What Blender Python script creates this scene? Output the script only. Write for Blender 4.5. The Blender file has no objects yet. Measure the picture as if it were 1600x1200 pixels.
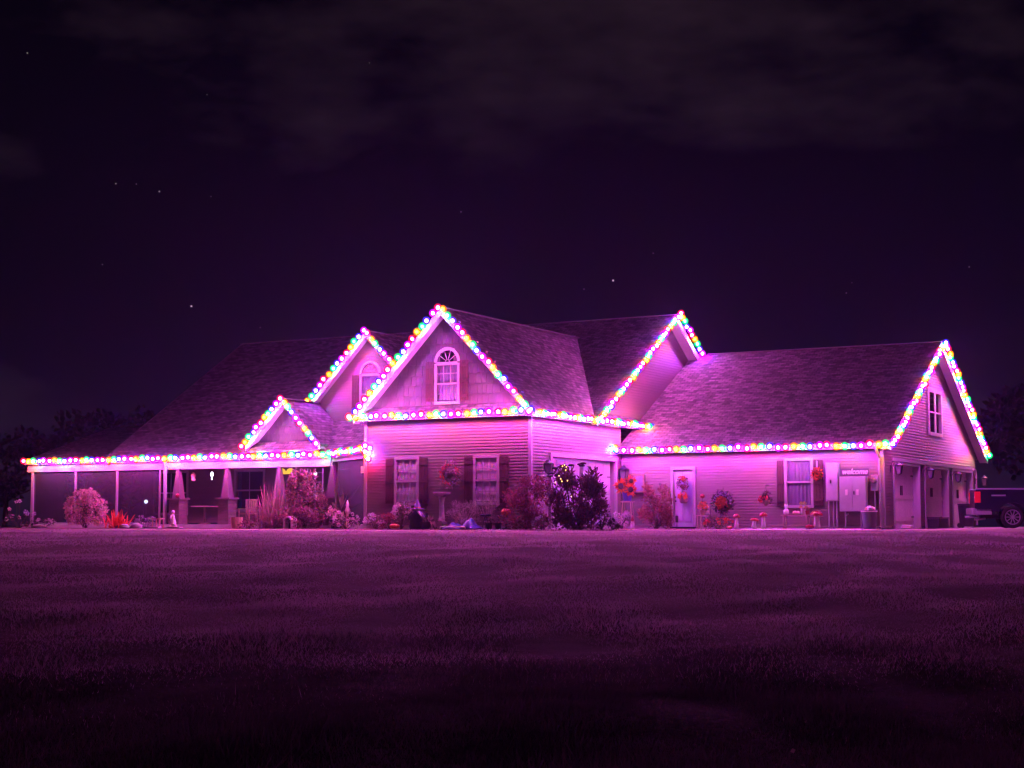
import bpy, math, random
import numpy as np
from mathutils import Vector, Matrix

R = math.radians
scene = bpy.context.scene
C = scene.collection

# ------------------------------------------------------------------ camera
YAW = R(28.8)
PITCH = math.atan(215 / 2500)
CAM = (25.4, -47.5, 0.25)
cam_d = bpy.data.cameras.new('camera')
cam_d.sensor_width = 36.0
cam_d.lens = 56.25
cam_d.clip_start = 0.1
cam_d.clip_end = 4000
cam = bpy.data.objects.new('camera', cam_d)
cam.location = CAM
cam.rotation_euler = (math.pi / 2 + PITCH, 0, YAW)
C.objects.link(cam)
scene.camera = cam

# ------------------------------------------------------------------ night sky
world = bpy.data.worlds.new('World')
scene.world = world
world.use_nodes = True
wn, wl = world.node_tree.nodes, world.node_tree.links
wn.clear()
w_out = wn.new('ShaderNodeOutputWorld')
w_bg = wn.new('ShaderNodeBackground')
w_bg.inputs['Strength'].default_value = 1.0
wl.new(w_bg.outputs[0], w_out.inputs['Surface'])
w_tc = wn.new('ShaderNodeTexCoord')
w_sep = wn.new('ShaderNodeSeparateXYZ')
wl.new(w_tc.outputs['Generated'], w_sep.inputs[0])
w_ramp = wn.new('ShaderNodeValToRGB')
er = w_ramp.color_ramp
er.elements[0].position = 0.0
er.elements[0].color = (0.0052, 0.0028, 0.0140, 1)
er.elements[1].position = 0.45
er.elements[1].color = (0.0004, 0.0003, 0.0008, 1)
e = er.elements.new(0.14)
e.color = (0.0020, 0.0010, 0.0052, 1)
wl.new(w_sep.outputs['Z'], w_ramp.inputs[0])
# thin cloud, faintly warm from far town light; stretched sideways
w_map = wn.new('ShaderNodeMapping')
w_map.inputs['Scale'].default_value = (1.0, 1.0, 2.6)
w_map.inputs['Location'].default_value = (9.0, 4.0, 1.0)
wl.new(w_tc.outputs['Generated'], w_map.inputs[0])
w_no = wn.new('ShaderNodeTexNoise')
w_no.inputs['Scale'].default_value = 3.4
w_no.inputs['Detail'].default_value = 6
w_no.inputs['Roughness'].default_value = 0.62
wl.new(w_map.outputs[0], w_no.inputs['Vector'])
w_cr = wn.new('ShaderNodeValToRGB')
w_cr.color_ramp.elements[0].position = 0.50
w_cr.color_ramp.elements[0].color = (0, 0, 0, 1)
w_cr.color_ramp.elements[1].position = 0.70
w_cr.color_ramp.elements[1].color = (0.0150, 0.0078, 0.0120, 1)
wl.new(w_no.outputs['Fac'], w_cr.inputs[0])
w_sum = wn.new('ShaderNodeMixRGB')
w_sum.blend_type = 'ADD'
w_sum.inputs[0].default_value = 1.0
wl.new(w_ramp.outputs[0], w_sum.inputs[1])
wl.new(w_cr.outputs[0], w_sum.inputs[2])
# night residue of the sky model, sun far below the horizon
w_sky = wn.new('ShaderNodeTexSky')
w_sky.sky_type = 'NISHITA'
w_sky.sun_disc = False
w_sky.sun_elevation = R(-6)
w_sky.sun_rotation = R(200)
w_skm = wn.new('ShaderNodeMixRGB')
w_skm.blend_type = 'ADD'
w_skm.inputs[0].default_value = 0.004
wl.new(w_sum.outputs[0], w_skm.inputs[1])
wl.new(w_sky.outputs[0], w_skm.inputs[2])
last = w_skm
# stars: (azimuth from +Y towards +X, elevation, brightness, size in degrees)
STARS = [(-25.15, 8.60, 0.9, .040), (-40.22, 7.55, 0.75, .038), (-30.65, 11.05, .13, .03),
         (-42.9, 11.7, .14, .03), (-42.2, 11.72, .10, .028), (-41.4, 11.5, .18, .034), (-39.6, 11.4, .06, .03),
         (-43.3, 8.9, .13, .03), (-46.0, 15.9, .09, .03), (-37.8, 6.85, .07, .028), (-23.7, 9.55, .10, .03),
         (-26.2, 8.3, .09, .03), (-16.9, 8.0, .12, .03), (-12.7, 8.75, .16, .03), (-12.1, 17.9, .07, .03),
         (-39.8, 14.9, .05, .03), (-16.7, 8.35, .06, .028), (-34.0, 16.2, .04, .028)]
for az, el, br, sz in STARS:
    a, b = R(az), R(el)
    d = (math.sin(a) * math.cos(b), math.cos(a) * math.cos(b), math.sin(b))
    dp = wn.new('ShaderNodeVectorMath')
    dp.operation = 'DISTANCE'
    dp.inputs[1].default_value = d
    wl.new(w_tc.outputs['Generated'], dp.inputs[0])
    lt = wn.new('ShaderNodeMath')
    lt.operation = 'LESS_THAN'
    lt.inputs[1].default_value = R(sz) * 0.85
    wl.new(dp.outputs['Value'], lt.inputs[0])
    mx = wn.new('ShaderNodeMixRGB')
    mx.blend_type = 'ADD'
    br = min(1.0, br * 1.6)
    mx.inputs[2].default_value = (br, br * .96, br * .88, 1)
    wl.new(lt.outputs[0], mx.inputs[0])
    wl.new(last.outputs[0], mx.inputs[1])
    last = mx
wl.new(last.outputs[0], w_bg.inputs['Color'])

# ------------------------------------------------------------------ exposure
scene.view_settings.view_transform = 'Standard'
scene.view_settings.look = 'None'
scene.view_settings.exposure = 0.0
scene.view_settings.gamma = 1.0
scene.view_settings.use_curve_mapping = False
scene.render.engine = 'CYCLES'
cy = scene.cycles
cy.use_denoising = True
try:
    cy.denoiser = 'OPENIMAGEDENOISE'
    cy.denoising_input_passes = 'RGB_ALBEDO_NORMAL'
except Exception:
    pass
cy.max_bounces = 3
cy.diffuse_bounces = 2
cy.glossy_bounces = 2
cy.transmission_bounces = 4
cy.volume_bounces = 0
cy.transparent_max_bounces = 7
cy.sample_clamp_indirect = 2.0
cy.sample_clamp_direct = 0.0
cy.use_light_tree = True
cy.use_adaptive_sampling = True
cy.adaptive_threshold = 0.06
cy.adaptive_min_samples = 40
cy.caustics_reflective = False
cy.caustics_refractive = False
LAMP = 1600.0          # radiance of one bulb
HAZE = 0.00034        # scattering per metre

# ------------------------------------------------------------------ helpers
def link(o, parent=None):
    C.objects.link(o)
    if parent is not None:
        o.parent = parent
    return o

def empty(name, loc=(0, 0, 0), rz=0.0, parent=None):
    o = bpy.data.objects.new(name, None)
    o.location = loc
    o.rotation_euler = (0, 0, rz)
    o.empty_display_size = 0.2
    return link(o, parent)

def tag(o, label, cat, group=None):
    o['label'] = label
    o['category'] = cat
    if group:
        o['group'] = group
    return o

def struct(o, kind='structure'):
    o['kind'] = kind
    return o

class MB:
    """collects faces of one mesh"""
    def __init__(s):
        s.v, s.f = [], []
    def add(s, vs, fs):
        n = len(s.v)
        s.v += [tuple(p) for p in vs]
        s.f += [tuple(i + n for i in f) for f in fs]
        return s
    def box(s, x0, x1, y0, y1, z0, z1):
        return s.add([(x0, y0, z0), (x1, y0, z0), (x1, y1, z0), (x0, y1, z0), (x0, y0, z1), (x1, y0, z1), (x1, y1, z1), (x0, y1, z1)],
                     [(0, 3, 2, 1), (4, 5, 6, 7), (0, 1, 5, 4), (1, 2, 6, 5), (2, 3, 7, 6), (3, 0, 4, 7)])
    def taper(s, cx, cy_, z0, z1, a0, b0, a1, b1):
        return s.add([(cx - a0, cy_ - b0, z0), (cx + a0, cy_ - b0, z0), (cx + a0, cy_ + b0, z0), (cx - a0, cy_ + b0, z0),
                      (cx - a1, cy_ - b1, z1), (cx + a1, cy_ - b1, z1), (cx + a1, cy_ + b1, z1), (cx - a1, cy_ + b1, z1)],
                     [(0, 3, 2, 1), (4, 5, 6, 7), (0, 1, 5, 4), (1, 2, 6, 5), (2, 3, 7, 6), (3, 0, 4, 7)])
    def beam(s, p, q, w, h, up=(0, 0, 1)):
        p, q = Vector(p), Vector(q)
        d = (q - p).normalized()
        u = Vector(up)
        r = d.cross(u)
        if r.length < 1e-4:
            r = d.cross(Vector((1, 0, 0)))
        r.normalize()
        u = r.cross(d).normalized()
        vs = []
        for b in (p, q):
            for i, j in ((-1, -1), (1, -1), (1, 1), (-1, 1)):
                vs.append(b + r * (i * w / 2) + u * (j * h / 2))
        return s.add(vs, [(0, 1, 2, 3), (7, 6, 5, 4), (0, 4, 5, 1), (1, 5, 6, 2), (2, 6, 7, 3), (3, 7, 4, 0)])
    def slab(s, pts, d):
        """polygon pts (3D) made thick by vector d"""
        n = len(pts)
        d = Vector(d)
        vs = [Vector(p) for p in pts] + [Vector(p) + d for p in pts]
        fs = [tuple(range(n)), tuple(range(2 * n - 1, n - 1, -1))]
        for i in range(n):
            j = (i + 1) % n
            fs.append((i, i + n, j + n, j))
        return s.add(vs, fs)
    def tube(s, pts, rad, seg=6, cap=True):
        pts = [Vector(p) for p in pts]
        if not hasattr(rad, '__len__'):
            rad = [rad] * len(pts)
        vs, fs = [], []
        ref = None
        for i, p in enumerate(pts):
            a = pts[max(i - 1, 0)]
            b = pts[min(i + 1, len(pts) - 1)]
            d = (b - a)
            d = d.normalized() if d.length > 1e-9 else Vector((0, 0, 1))
            if ref is None or abs(d.dot(ref)) > .98:
                ref = Vector((0, 0, 1)) if abs(d.z) < .9 else Vector((1, 0, 0))
            x = d.cross(ref).normalized()
            y = x.cross(d)
            ref = y if False else ref
            for k in range(seg):
                t = 2 * math.pi * k / seg
                vs.append(p + x * (math.cos(t) * rad[i]) + y * (math.sin(t) * rad[i]))
        for i in range(len(pts) - 1):
            for k in range(seg):
                l = (k + 1) % seg
                fs.append((i * seg + k, i * seg + l, (i + 1) * seg + l, (i + 1) * seg + k))
        if cap:
            fs.append(tuple(range(seg - 1, -1, -1)))
            fs.append(tuple(range((len(pts) - 1) * seg, len(pts) * seg)))
        return s.add(vs, fs)
    def lathe(s, prof, c=(0, 0, 0), seg=12, sx=1, sy=1, ribs=0, rib=0.0):
        vs, fs = [], []
        for r, z in prof:
            for k in range(seg):
                t = 2 * math.pi * k / seg
                q = r * (1 + (rib * math.cos(ribs * t) if ribs else 0))
                vs.append((c[0] + q * math.cos(t) * sx, c[1] + q * math.sin(t) * sy, c[2] + z))
        for i in range(len(prof) - 1):
            for k in range(seg):
                l = (k + 1) % seg
                fs.append((i * seg + k, i * seg + l, (i + 1) * seg + l, (i + 1) * seg + k))
        fs.append(tuple(range(seg - 1, -1, -1)))
        fs.append(tuple(range((len(prof) - 1) * seg, len(prof) * seg)))
        return s.add(vs, fs)
    def ball(s, c, r, seg=10, rings=6, sx=1, sy=1, sz=1):
        prof = [(max(r * math.sin(math.pi * i / rings), .002), -r * sz * math.cos(math.pi * i / rings)) for i in range(rings + 1)]
        return s.lathe(prof, c, seg, sx, sy)
    def torus(s, c, r, a, seg=24, ss=8, axis='y'):
        pts = []
        vs, fs = [], []
        for i in range(seg):
            t = 2 * math.pi * i / seg
            for k in range(ss):
                p = 2 * math.pi * k / ss
                q = r + a * math.cos(p)
                w = a * math.sin(p)
                x, y, z = (q * math.cos(t), w, q * math.sin(t)) if axis == 'y' else (q * math.cos(t), q * math.sin(t), w)
                vs.append((c[0] + x, c[1] + y, c[2] + z))
        for i in range(seg):
            for k in range(ss):
                j, l = (i + 1) % seg, (k + 1) % ss
                fs.append((i * ss + k, i * ss + l, j * ss + l, j * ss + k))
        return s.add(vs, fs)
    def mesh(s, name, mat=None, smooth=False):
        m = bpy.data.meshes.new(name)
        m.from_pydata(s.v, [], s.f)
        m.validate()
        import bmesh
        bm = bmesh.new()
        bm.from_mesh(m)
        bmesh.ops.recalc_face_normals(bm, faces=bm.faces)
        bm.to_mesh(m)
        bm.free()
        if smooth:
            m.polygons.foreach_set('use_smooth', [True] * len(m.polygons))
        if mat is not None:
            m.materials.append(mat)
        return m
    def obj(s, name, mat, parent=None, loc=(0, 0, 0), rz=0.0, smooth=False, bevel=0.0):
        o = bpy.data.objects.new(name, s.mesh(name, mat, smooth))
        o.location = loc
        o.rotation_euler = (0, 0, rz)
        link(o, parent)
        if bevel:
            md = o.modifiers.new('bevel', 'BEVEL')
            md.width = bevel
            md.segments = 2
            md.limit_method = 'ANGLE'
        return o

def inst(name, mesh, parent=None, loc=(0, 0, 0), rot=(0, 0, 0), sc=(1, 1, 1)):
    o = bpy.data.objects.new(name, mesh)
    o.location = loc
    o.rotation_euler = rot
    o.scale = sc
    return link(o, parent)

# ------------------------------------------------------------------ materials
MATS = {}
def mat(name, col, rough=.6, var=0.0, scale=6.0, bump=0.0, bscale=60.0, metal=0.0, spec=.4, stretch=None, emit=None, es=0.0, trans=0.0, alpha=1.0, sampling=True):
    if name in MATS:
        return MATS[name]
    m = bpy.data.materials.new(name)
    m.use_nodes = True
    n, l = m.node_tree.nodes, m.node_tree.links
    b = n['Principled BSDF']
    b.inputs['Base Color'].default_value = (*col, 1)
    b.inputs['Roughness'].default_value = rough
    b.inputs['Metallic'].default_value = metal
    b.inputs['Specular IOR Level'].default_value = spec
    b.inputs['Alpha'].default_value = alpha
    if emit is not None:
        b.inputs['Emission Color'].default_value = (*emit, 1)
        b.inputs['Emission Strength'].default_value = es
    if var or bump:
        tc = n.new('ShaderNodeTexCoord')
        mp = n.new('ShaderNodeMapping')
        if stretch:
            mp.inputs['Scale'].default_value = stretch
        l.new(tc.outputs['Object'], mp.inputs[0])
    if var:
        t = n.new('ShaderNodeTexNoise')
        t.inputs['Scale'].default_value = scale
        t.inputs['Detail'].default_value = 5
        l.new(mp.outputs[0], t.inputs['Vector'])
        oi = n.new('ShaderNodeObjectInfo')
        ad = n.new('ShaderNodeMath')
        ad.operation = 'MULTIPLY_ADD'
        ad.inputs[1].default_value = 0.25
        l.new(oi.outputs['Random'], ad.inputs[0])
        l.new(t.outputs['Fac'], ad.inputs[2])
        rp = n.new('ShaderNodeValToRGB')
        rp.color_ramp.elements[0].position = .38
        rp.color_ramp.elements[1].position = .85
        rp.color_ramp.elements[0].color = (*[max(0, c * (1 - var)) for c in col], 1)
        rp.color_ramp.elements[1].color = (*[min(1, c * (1 + var)) for c in col], 1)
        l.new(ad.outputs[0], rp.inputs[0])
        l.new(rp.outputs[0], b.inputs['Base Color'])
    if bump:
        t2 = n.new('ShaderNodeTexNoise')
        t2.inputs['Scale'].default_value = bscale
        t2.inputs['Detail'].default_value = 4
        l.new(mp.outputs[0], t2.inputs['Vector'])
        bp = n.new('ShaderNodeBump')
        bp.inputs['Strength'].default_value = bump
        bp.inputs['Distance'].default_value = .02
        l.new(t2.outputs['Fac'], bp.inputs['Height'])
        l.new(bp.outputs[0], b.inputs['Normal'])
    if trans:
        out = n['Material Output']
        tr = n.new('ShaderNodeBsdfTranslucent')
        tr.inputs['Color'].default_value = (*col, 1)
        if var:
            l.new(rp.outputs[0], tr.inputs['Color'])
        mx = n.new('ShaderNodeMixShader')
        mx.inputs[0].default_value = trans
        l.new(b.outputs[0], mx.inputs[1])
        l.new(tr.outputs[0], mx.inputs[2])
        l.new(mx.outputs[0], out.inputs['Surface'])
    MATS[name] = m
    return m

def glow_mat(name, rgb, strength):
    if name in MATS:
        return MATS[name]
    m = bpy.data.materials.new(name)
    m.use_nodes = True
    n, l = m.node_tree.nodes, m.node_tree.links
    n.remove(n['Principled BSDF'])
    e = n.new('ShaderNodeEmission')
    e.inputs['Color'].default_value = (*rgb, 1)
    e.inputs['Strength'].default_value = strength
    l.new(e.outputs[0], n['Material Output'].inputs['Surface'])
    MATS[name] = m
    return m

def sheer_mat(name, col, opaque, gloss=0.0, rough=.05):
    """screen or glass: part see-through, part surface"""
    if name in MATS:
        return MATS[name]
    m = bpy.data.materials.new(name)
    m.use_nodes = True
    n, l = m.node_tree.nodes, m.node_tree.links
    b = n['Principled BSDF']
    b.inputs['Base Color'].default_value = (*col, 1)
    b.inputs['Roughness'].default_value = rough
    b.inputs['Specular IOR Level'].default_value = .5
    tr = n.new('ShaderNodeBsdfTransparent')
    mx = n.new('ShaderNodeMixShader')
    mx.inputs[0].default_value = opaque
    l.new(tr.outputs[0], mx.inputs[1])
    l.new(b.outputs[0], mx.inputs[2])
    l.new(mx.outputs[0], n['Material Output'].inputs['Surface'])
    MATS[name] = m
    return m

M_SIDE = mat('vinyl_siding', (.128, .100, .088), .55, var=.10, scale=1.3, bump=.06, bscale=40, stretch=(.3, 1, 6))
M_SHAKE = mat('cedar_shake_siding', (.055, .046, .055), .75, var=.22, scale=7, bump=.5, bscale=30, stretch=(5, 5, .6))
M_TRIM = mat('white_trim', (.28, .265, .275), .5, var=.05, scale=3)
M_SHUT = mat('burgundy_shutter', (.045, .014, .014), .6, var=.25, scale=9, bump=.2, bscale=25, stretch=(6, 6, .6))
M_GLASS = sheer_mat('window_glass', (.02, .02, .03), .10, rough=.03)
M_BLIND = mat('window_blind', (.13, .12, .17), .8, var=.05, scale=5)
M_GCURT = mat('dim_curtain', (.20, .19, .28), .9, var=.1, scale=6)
M_CURT = mat('curtain_cloth', (.80, .79, .84), .9, var=.06, scale=8, trans=.3)
M_DARKIN = mat('dark_interior', (.03, .028, .03), .9)
M_DOOR = mat('painted_white_door', (.40, .40, .50), .45, var=.04, scale=4)
M_GDOOR = mat('tan_garage_door', (.74, .64, .66), .55, var=.12, scale=5, stretch=(1, 1, 4))
M_BLACK = mat('black_iron', (.012, .012, .013), .45)
M_SCREEN = sheer_mat('insect_screen', (.016, .014, .022), .55, rough=.8)
M_CONC = mat('concrete', (.50, .46, .46), .9, var=.18, scale=2.2, bump=.25, bscale=50)
M_COL = mat('column_paint', (.12, .075, .075), .6, var=.1, scale=5)
M_STONE = mat('pier_board', (.13, .085, .08), .75, var=.2, scale=6, bump=.3, bscale=25)
M_GREY = mat('grey_metal_box', (.34, .34, .37), .45, var=.08, scale=5)
M_LAMPGLASS = mat('lantern_glass', (.14, .13, .13), .2, var=0)
M_WIRE = mat('string_wire', (.03, .05, .03), .6)

def roof_mat():
    m = bpy.data.materials.new('asphalt_shingles')
    m.use_nodes = True
    n, l = m.node_tree.nodes, m.node_tree.links
    b = n['Principled BSDF']
    b.inputs['Roughness'].default_value = .9
    b.inputs['Specular IOR Level'].default_value = .2
    tc = n.new('ShaderNodeTexCoord')
    uv = tc.outputs['UV']
    br = n.new('ShaderNodeTexBrick')
    br.inputs['Scale'].default_value = 1.0
    br.inputs['Brick Width'].default_value = .30
    br.inputs['Row Height'].default_value = .15
    br.inputs['Mortar Size'].default_value = .012
    br.inputs['Color1'].default_value = (.185, .155, .180, 1)
    br.inputs['Color2'].default_value = (.058, .048, .056, 1)
    br.inputs['Mortar'].default_value = (.05, .044, .045, 1)
    br.inputs['Bias'].default_value = -.1
    l.new(uv, br.inputs['Vector'])
    no = n.new('ShaderNodeTexNoise')
    no.inputs['Scale'].default_value = 4.2
    no.inputs['Detail'].default_value = 8
    no.inputs['Roughness'].default_value = .75
    l.new(uv, no.inputs['Vector'])
    rp = n.new('ShaderNodeValToRGB')
    rp.color_ramp.elements[0].position = .35
    rp.color_ramp.elements[1].position = .68
    rp.color_ramp.elements[0].color = (.5, .5, .5, 1)
    rp.color_ramp.elements[1].color = (1.35, 1.3, 1.3, 1)
    l.new(no.outputs['Fac'], rp.inputs[0])
    mx = n.new('ShaderNodeMixRGB')
    mx.blend_type = 'MULTIPLY'
    mx.inputs[0].default_value = 1
    l.new(br.outputs['Color'], mx.inputs[1])
    l.new(rp.outputs[0], mx.inputs[2])
    l.new(mx.outputs[0], b.inputs['Base Color'])
    n2 = n.new('ShaderNodeTexNoise')
    n2.inputs['Scale'].default_value = 9
    n2.inputs['Detail'].default_value = 6
    l.new(uv, n2.inputs['Vector'])
    ad = n.new('ShaderNodeMath')
    ad.operation = 'MULTIPLY_ADD'
    ad.inputs[1].default_value = -.7
    l.new(br.outputs['Fac'], ad.inputs[0])
    l.new(n2.outputs['Fac'], ad.inputs[2])
    bp = n.new('ShaderNodeBump')
    bp.inputs['Strength'].default_value = .8
    bp.inputs['Distance'].default_value = .03
    l.new(ad.outputs[0], bp.inputs['Height'])
    l.new(bp.outputs[0], b.inputs['Normal'])
    return m
M_ROOF = roof_mat()

# ------------------------------------------------------------------ terrain
FWD = (-math.sin(YAW), math.cos(YAW))
RGT = (math.cos(YAW), math.sin(YAW))
TT = np.array([-60, 0, 9.7, 14, 18, 21, 24, 30, 38, 45, 49, 52, 90, 200, 900])
TZ = np.array([-1.5, -1.32, -1.27, -1.20, -1.09, -.94, -.81, -.63, -.35, -.11, -.05, -.025, -.02, -.4, -4.])
def ground_z(x, y):
    x = np.asarray(x, float)
    y = np.asarray(y, float)
    dx, dy = x - CAM[0], y - CAM[1]
    t = dx * FWD[0] + dy * FWD[1]
    s = dx * RGT[0] + dy * RGT[1]
    z = np.interp(t, TT, TZ)
    k = np.clip((50 - t) / 15, 0, 1)
    z = z + k * (.04 * np.sin(.37 * s + .21 * t) + .03 * np.sin(.9 * s - .52 * t + 1.3) + .018 * np.sin(.63 * t + .5 * s + 1.8 * np.sin(.31 * s)) + .02 * np.sin(1.1 * t + 1.3 * s) * np.sin(.7 * t - 1.7 * s + .6) + .014 * np.sin(2.1 * t - 2.4 * s) * np.sin(1.3 * s + .4 * t))
    return z
def gz(x, y):
    return float(ground_z(x, y))

def lawn_mat():
    """dry pale thatch near the house, rough ground below with light falloff painted in"""
    m = bpy.data.materials.new('lawn_thatch_falloff')
    m.use_nodes = True
    n, l = m.node_tree.nodes, m.node_tree.links
    b = n['Principled BSDF']
    b.inputs['Roughness'].default_value = .95
    b.inputs['Specular IOR Level'].default_value = .1
    tc = n.new('ShaderNodeTexCoord')
    a = n.new('ShaderNodeTexNoise')
    a.inputs['Scale'].default_value = .35
    a.inputs['Detail'].default_value = 9
    a.inputs['Roughness'].default_value = .7
    l.new(tc.outputs['Object'], a.inputs['Vector'])
    cols = []
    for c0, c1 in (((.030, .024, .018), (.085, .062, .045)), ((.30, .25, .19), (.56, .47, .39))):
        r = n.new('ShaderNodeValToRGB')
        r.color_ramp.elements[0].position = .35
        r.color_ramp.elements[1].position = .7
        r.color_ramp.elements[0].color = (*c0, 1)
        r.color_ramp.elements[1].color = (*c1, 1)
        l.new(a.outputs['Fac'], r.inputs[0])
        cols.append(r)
    # position along the slope, drives the painted light falloff
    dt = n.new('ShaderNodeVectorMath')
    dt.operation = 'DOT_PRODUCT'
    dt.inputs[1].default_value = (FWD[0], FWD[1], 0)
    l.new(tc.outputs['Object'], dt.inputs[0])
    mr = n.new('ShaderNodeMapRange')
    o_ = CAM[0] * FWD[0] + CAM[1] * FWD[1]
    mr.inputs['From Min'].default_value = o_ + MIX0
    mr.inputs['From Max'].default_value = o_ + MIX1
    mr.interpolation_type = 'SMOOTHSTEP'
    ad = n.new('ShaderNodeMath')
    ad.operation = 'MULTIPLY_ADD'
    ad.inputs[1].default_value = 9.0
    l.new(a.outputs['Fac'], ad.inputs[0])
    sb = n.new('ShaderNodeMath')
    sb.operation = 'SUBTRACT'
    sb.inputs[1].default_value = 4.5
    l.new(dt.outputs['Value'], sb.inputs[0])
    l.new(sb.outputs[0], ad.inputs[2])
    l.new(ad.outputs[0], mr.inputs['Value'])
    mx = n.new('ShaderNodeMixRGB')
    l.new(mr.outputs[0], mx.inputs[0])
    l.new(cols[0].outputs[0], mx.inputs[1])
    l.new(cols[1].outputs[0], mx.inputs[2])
    l.new(mx.outputs[0], b.inputs['Base Color'])
    c = n.new('ShaderNodeTexNoise')
    c.inputs['Scale'].default_value = 14
    c.inputs['Detail'].default_value = 6
    l.new(tc.outputs['Object'], c.inputs['Vector'])
    bp = n.new('ShaderNodeBump')
    bp.inputs['Strength'].default_value = .9
    bp.inputs['Distance'].default_value = .06
    l.new(c.outputs['Fac'], bp.inputs['Height'])
    l.new(bp.outputs[0], b.inputs['Normal'])
    return m
MIX0, MIX1 = 11.5, 20.5      # rough field to mown lawn, plus painted light falloff, over these camera distances
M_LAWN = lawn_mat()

def build_lawn():
    ts = np.concatenate([np.arange(-60, 4, 8), np.arange(4, 60, .6), np.geomspace(60, 900, 26)])
    ss = np.concatenate([-np.geomspace(700, 30, 16), np.arange(-28, 28.1, 1.0), np.geomspace(30, 700, 16)])
    T, S = np.meshgrid(ts, ss, indexing='ij')
    X = CAM[0] + T * FWD[0] + S * RGT[0]
    Y = CAM[1] + T * FWD[1] + S * RGT[1]
    Z = ground_z(X, Y)
    nt, ns = T.shape
    v = np.stack([X, Y, Z], -1).reshape(-1, 3)
    i = np.arange(nt * ns).reshape(nt, ns)
    f = np.stack([i[:-1, :-1], i[:-1, 1:], i[1:, 1:], i[1:, :-1]], -1).reshape(-1, 4)
    me = bpy.data.meshes.new('lawn')
    me.from_pydata(v.tolist(), [], f.tolist())
    me.polygons.foreach_set('use_smooth', [True] * len(me.polygons))
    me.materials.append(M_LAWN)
    o = bpy.data.objects.new('lawn', me)
    link(o)
    o['label'] = 'wide lawn sloping down from the house into rough grass, light falloff painted in'
    return struct(o)
build_lawn()

def poly_sheet(name, pts, z, m, thick=.0):
    mb = MB()
    mb.slab([(x, y, (z(x, y) if callable(z) else z)) for x, y in pts], (0, 0, -thick if thick else -.05))
    return struct(mb.obj(name, m))

# concrete: apron before the wing and the drive at its garage doors
def pad_z(x, y):
    return .004 - .022 * max(0.0, 7.0 - y) * (1 if x > 0 else 0)
mb = MB()
for p in ([(4.4, 7.1), (9.9, 7.1), (9.9, 2.6), (7.0, 4.6)], [(9.9, 2.6), (9.9, 24), (30, 24), (30, -1.5), (14, .6)]):
    mb.slab([(x, y, pad_z(x, y)) for x, y in p], (0, 0, -.1))
dw = struct(mb.obj('driveway', M_CONC))
M_MULCH = mat('bark_mulch', (.14, .09, .07), .95, var=.4, scale=20, bump=.8, bscale=40)
def bed(name, pts, z=.015):
    mb = MB()
    mb.slab([(x, y, gz(x, y) + .02) for x, y in pts], (0, 0, -.18))
    return struct(mb.obj(name, M_MULCH))
bed('planting_bed', [(-6.6, -.02), (-6.9, -1.6), (-4.5, -2.3), (-1, -2.5), (1.2, -2.6), (3.6, -2.4), (4.0, -.6), (2.6, .5), (.6, .3), (0.05, -.02)])
bed('planting_bed', [(.05, 6.9), (.3, 4.9), (1.8, 4.4), (3.3, 4.9), (4.4, 6.2), (4.4, 7.1), (.1, 7.1)], .012)
bed('planting_bed', [(-27.5, 1.9), (-26.5, -.2), (-20, -.4), (-15.5, .2), (-10.5, .4), (-7.4, -1.0), (-6.75, -.2), (-9.9, 1.95), (-17, 1.95)])
# ------------------------------------------------------------------ the house
house = empty('house')
tag(house, 'sprawling siding house with four lit gables, porch and garage wing', 'house')
rng = random.Random(7)

def spans(x0, x1, holes):
    """x0..x1 minus the holes"""
    out = [(x0, x1)]
    for a, b in holes:
        nxt = []
        for p, q in out:
            if b <= p or a >= q:
                nxt.append((p, q))
                continue
            if a > p:
                nxt.append((p, a))
            if b < q:
                nxt.append((b, q))
        out = nxt
    return [(p, q) for p, q in out if q - p > .02]

BOARDS = {}
def board_mesh(a0, a1, b0, b1, h):
    """lap board: bottom edge a0..a1, top edge b0..b1, outward is -y"""
    key = (round(a1 - a0, 3), round(b0 - a0, 3), round(b1 - a0, 3), round(h, 3))
    if key not in BOARDS:
        L, p, q, h = key
        mb = MB()
        t, s = .028, .004
        mb.add([(0, 0, 0), (L, 0, 0), (L, -t, 0), (0, -t, 0), (0, -t, .012), (L, -t, .012), (p, 0, h), (q, 0, h), (q, -s, h), (p, -s, h)],
               [(0, 1, 2, 3), (3, 2, 5, 4), (4, 5, 8, 9), (9, 8, 7, 6), (0, 6, 7, 1), (0, 3, 4, 9, 6), (1, 7, 8, 5, 2)])
        BOARDS[key] = mb.mesh('siding_board', M_SIDE)
    return BOARDS[key]

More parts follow.
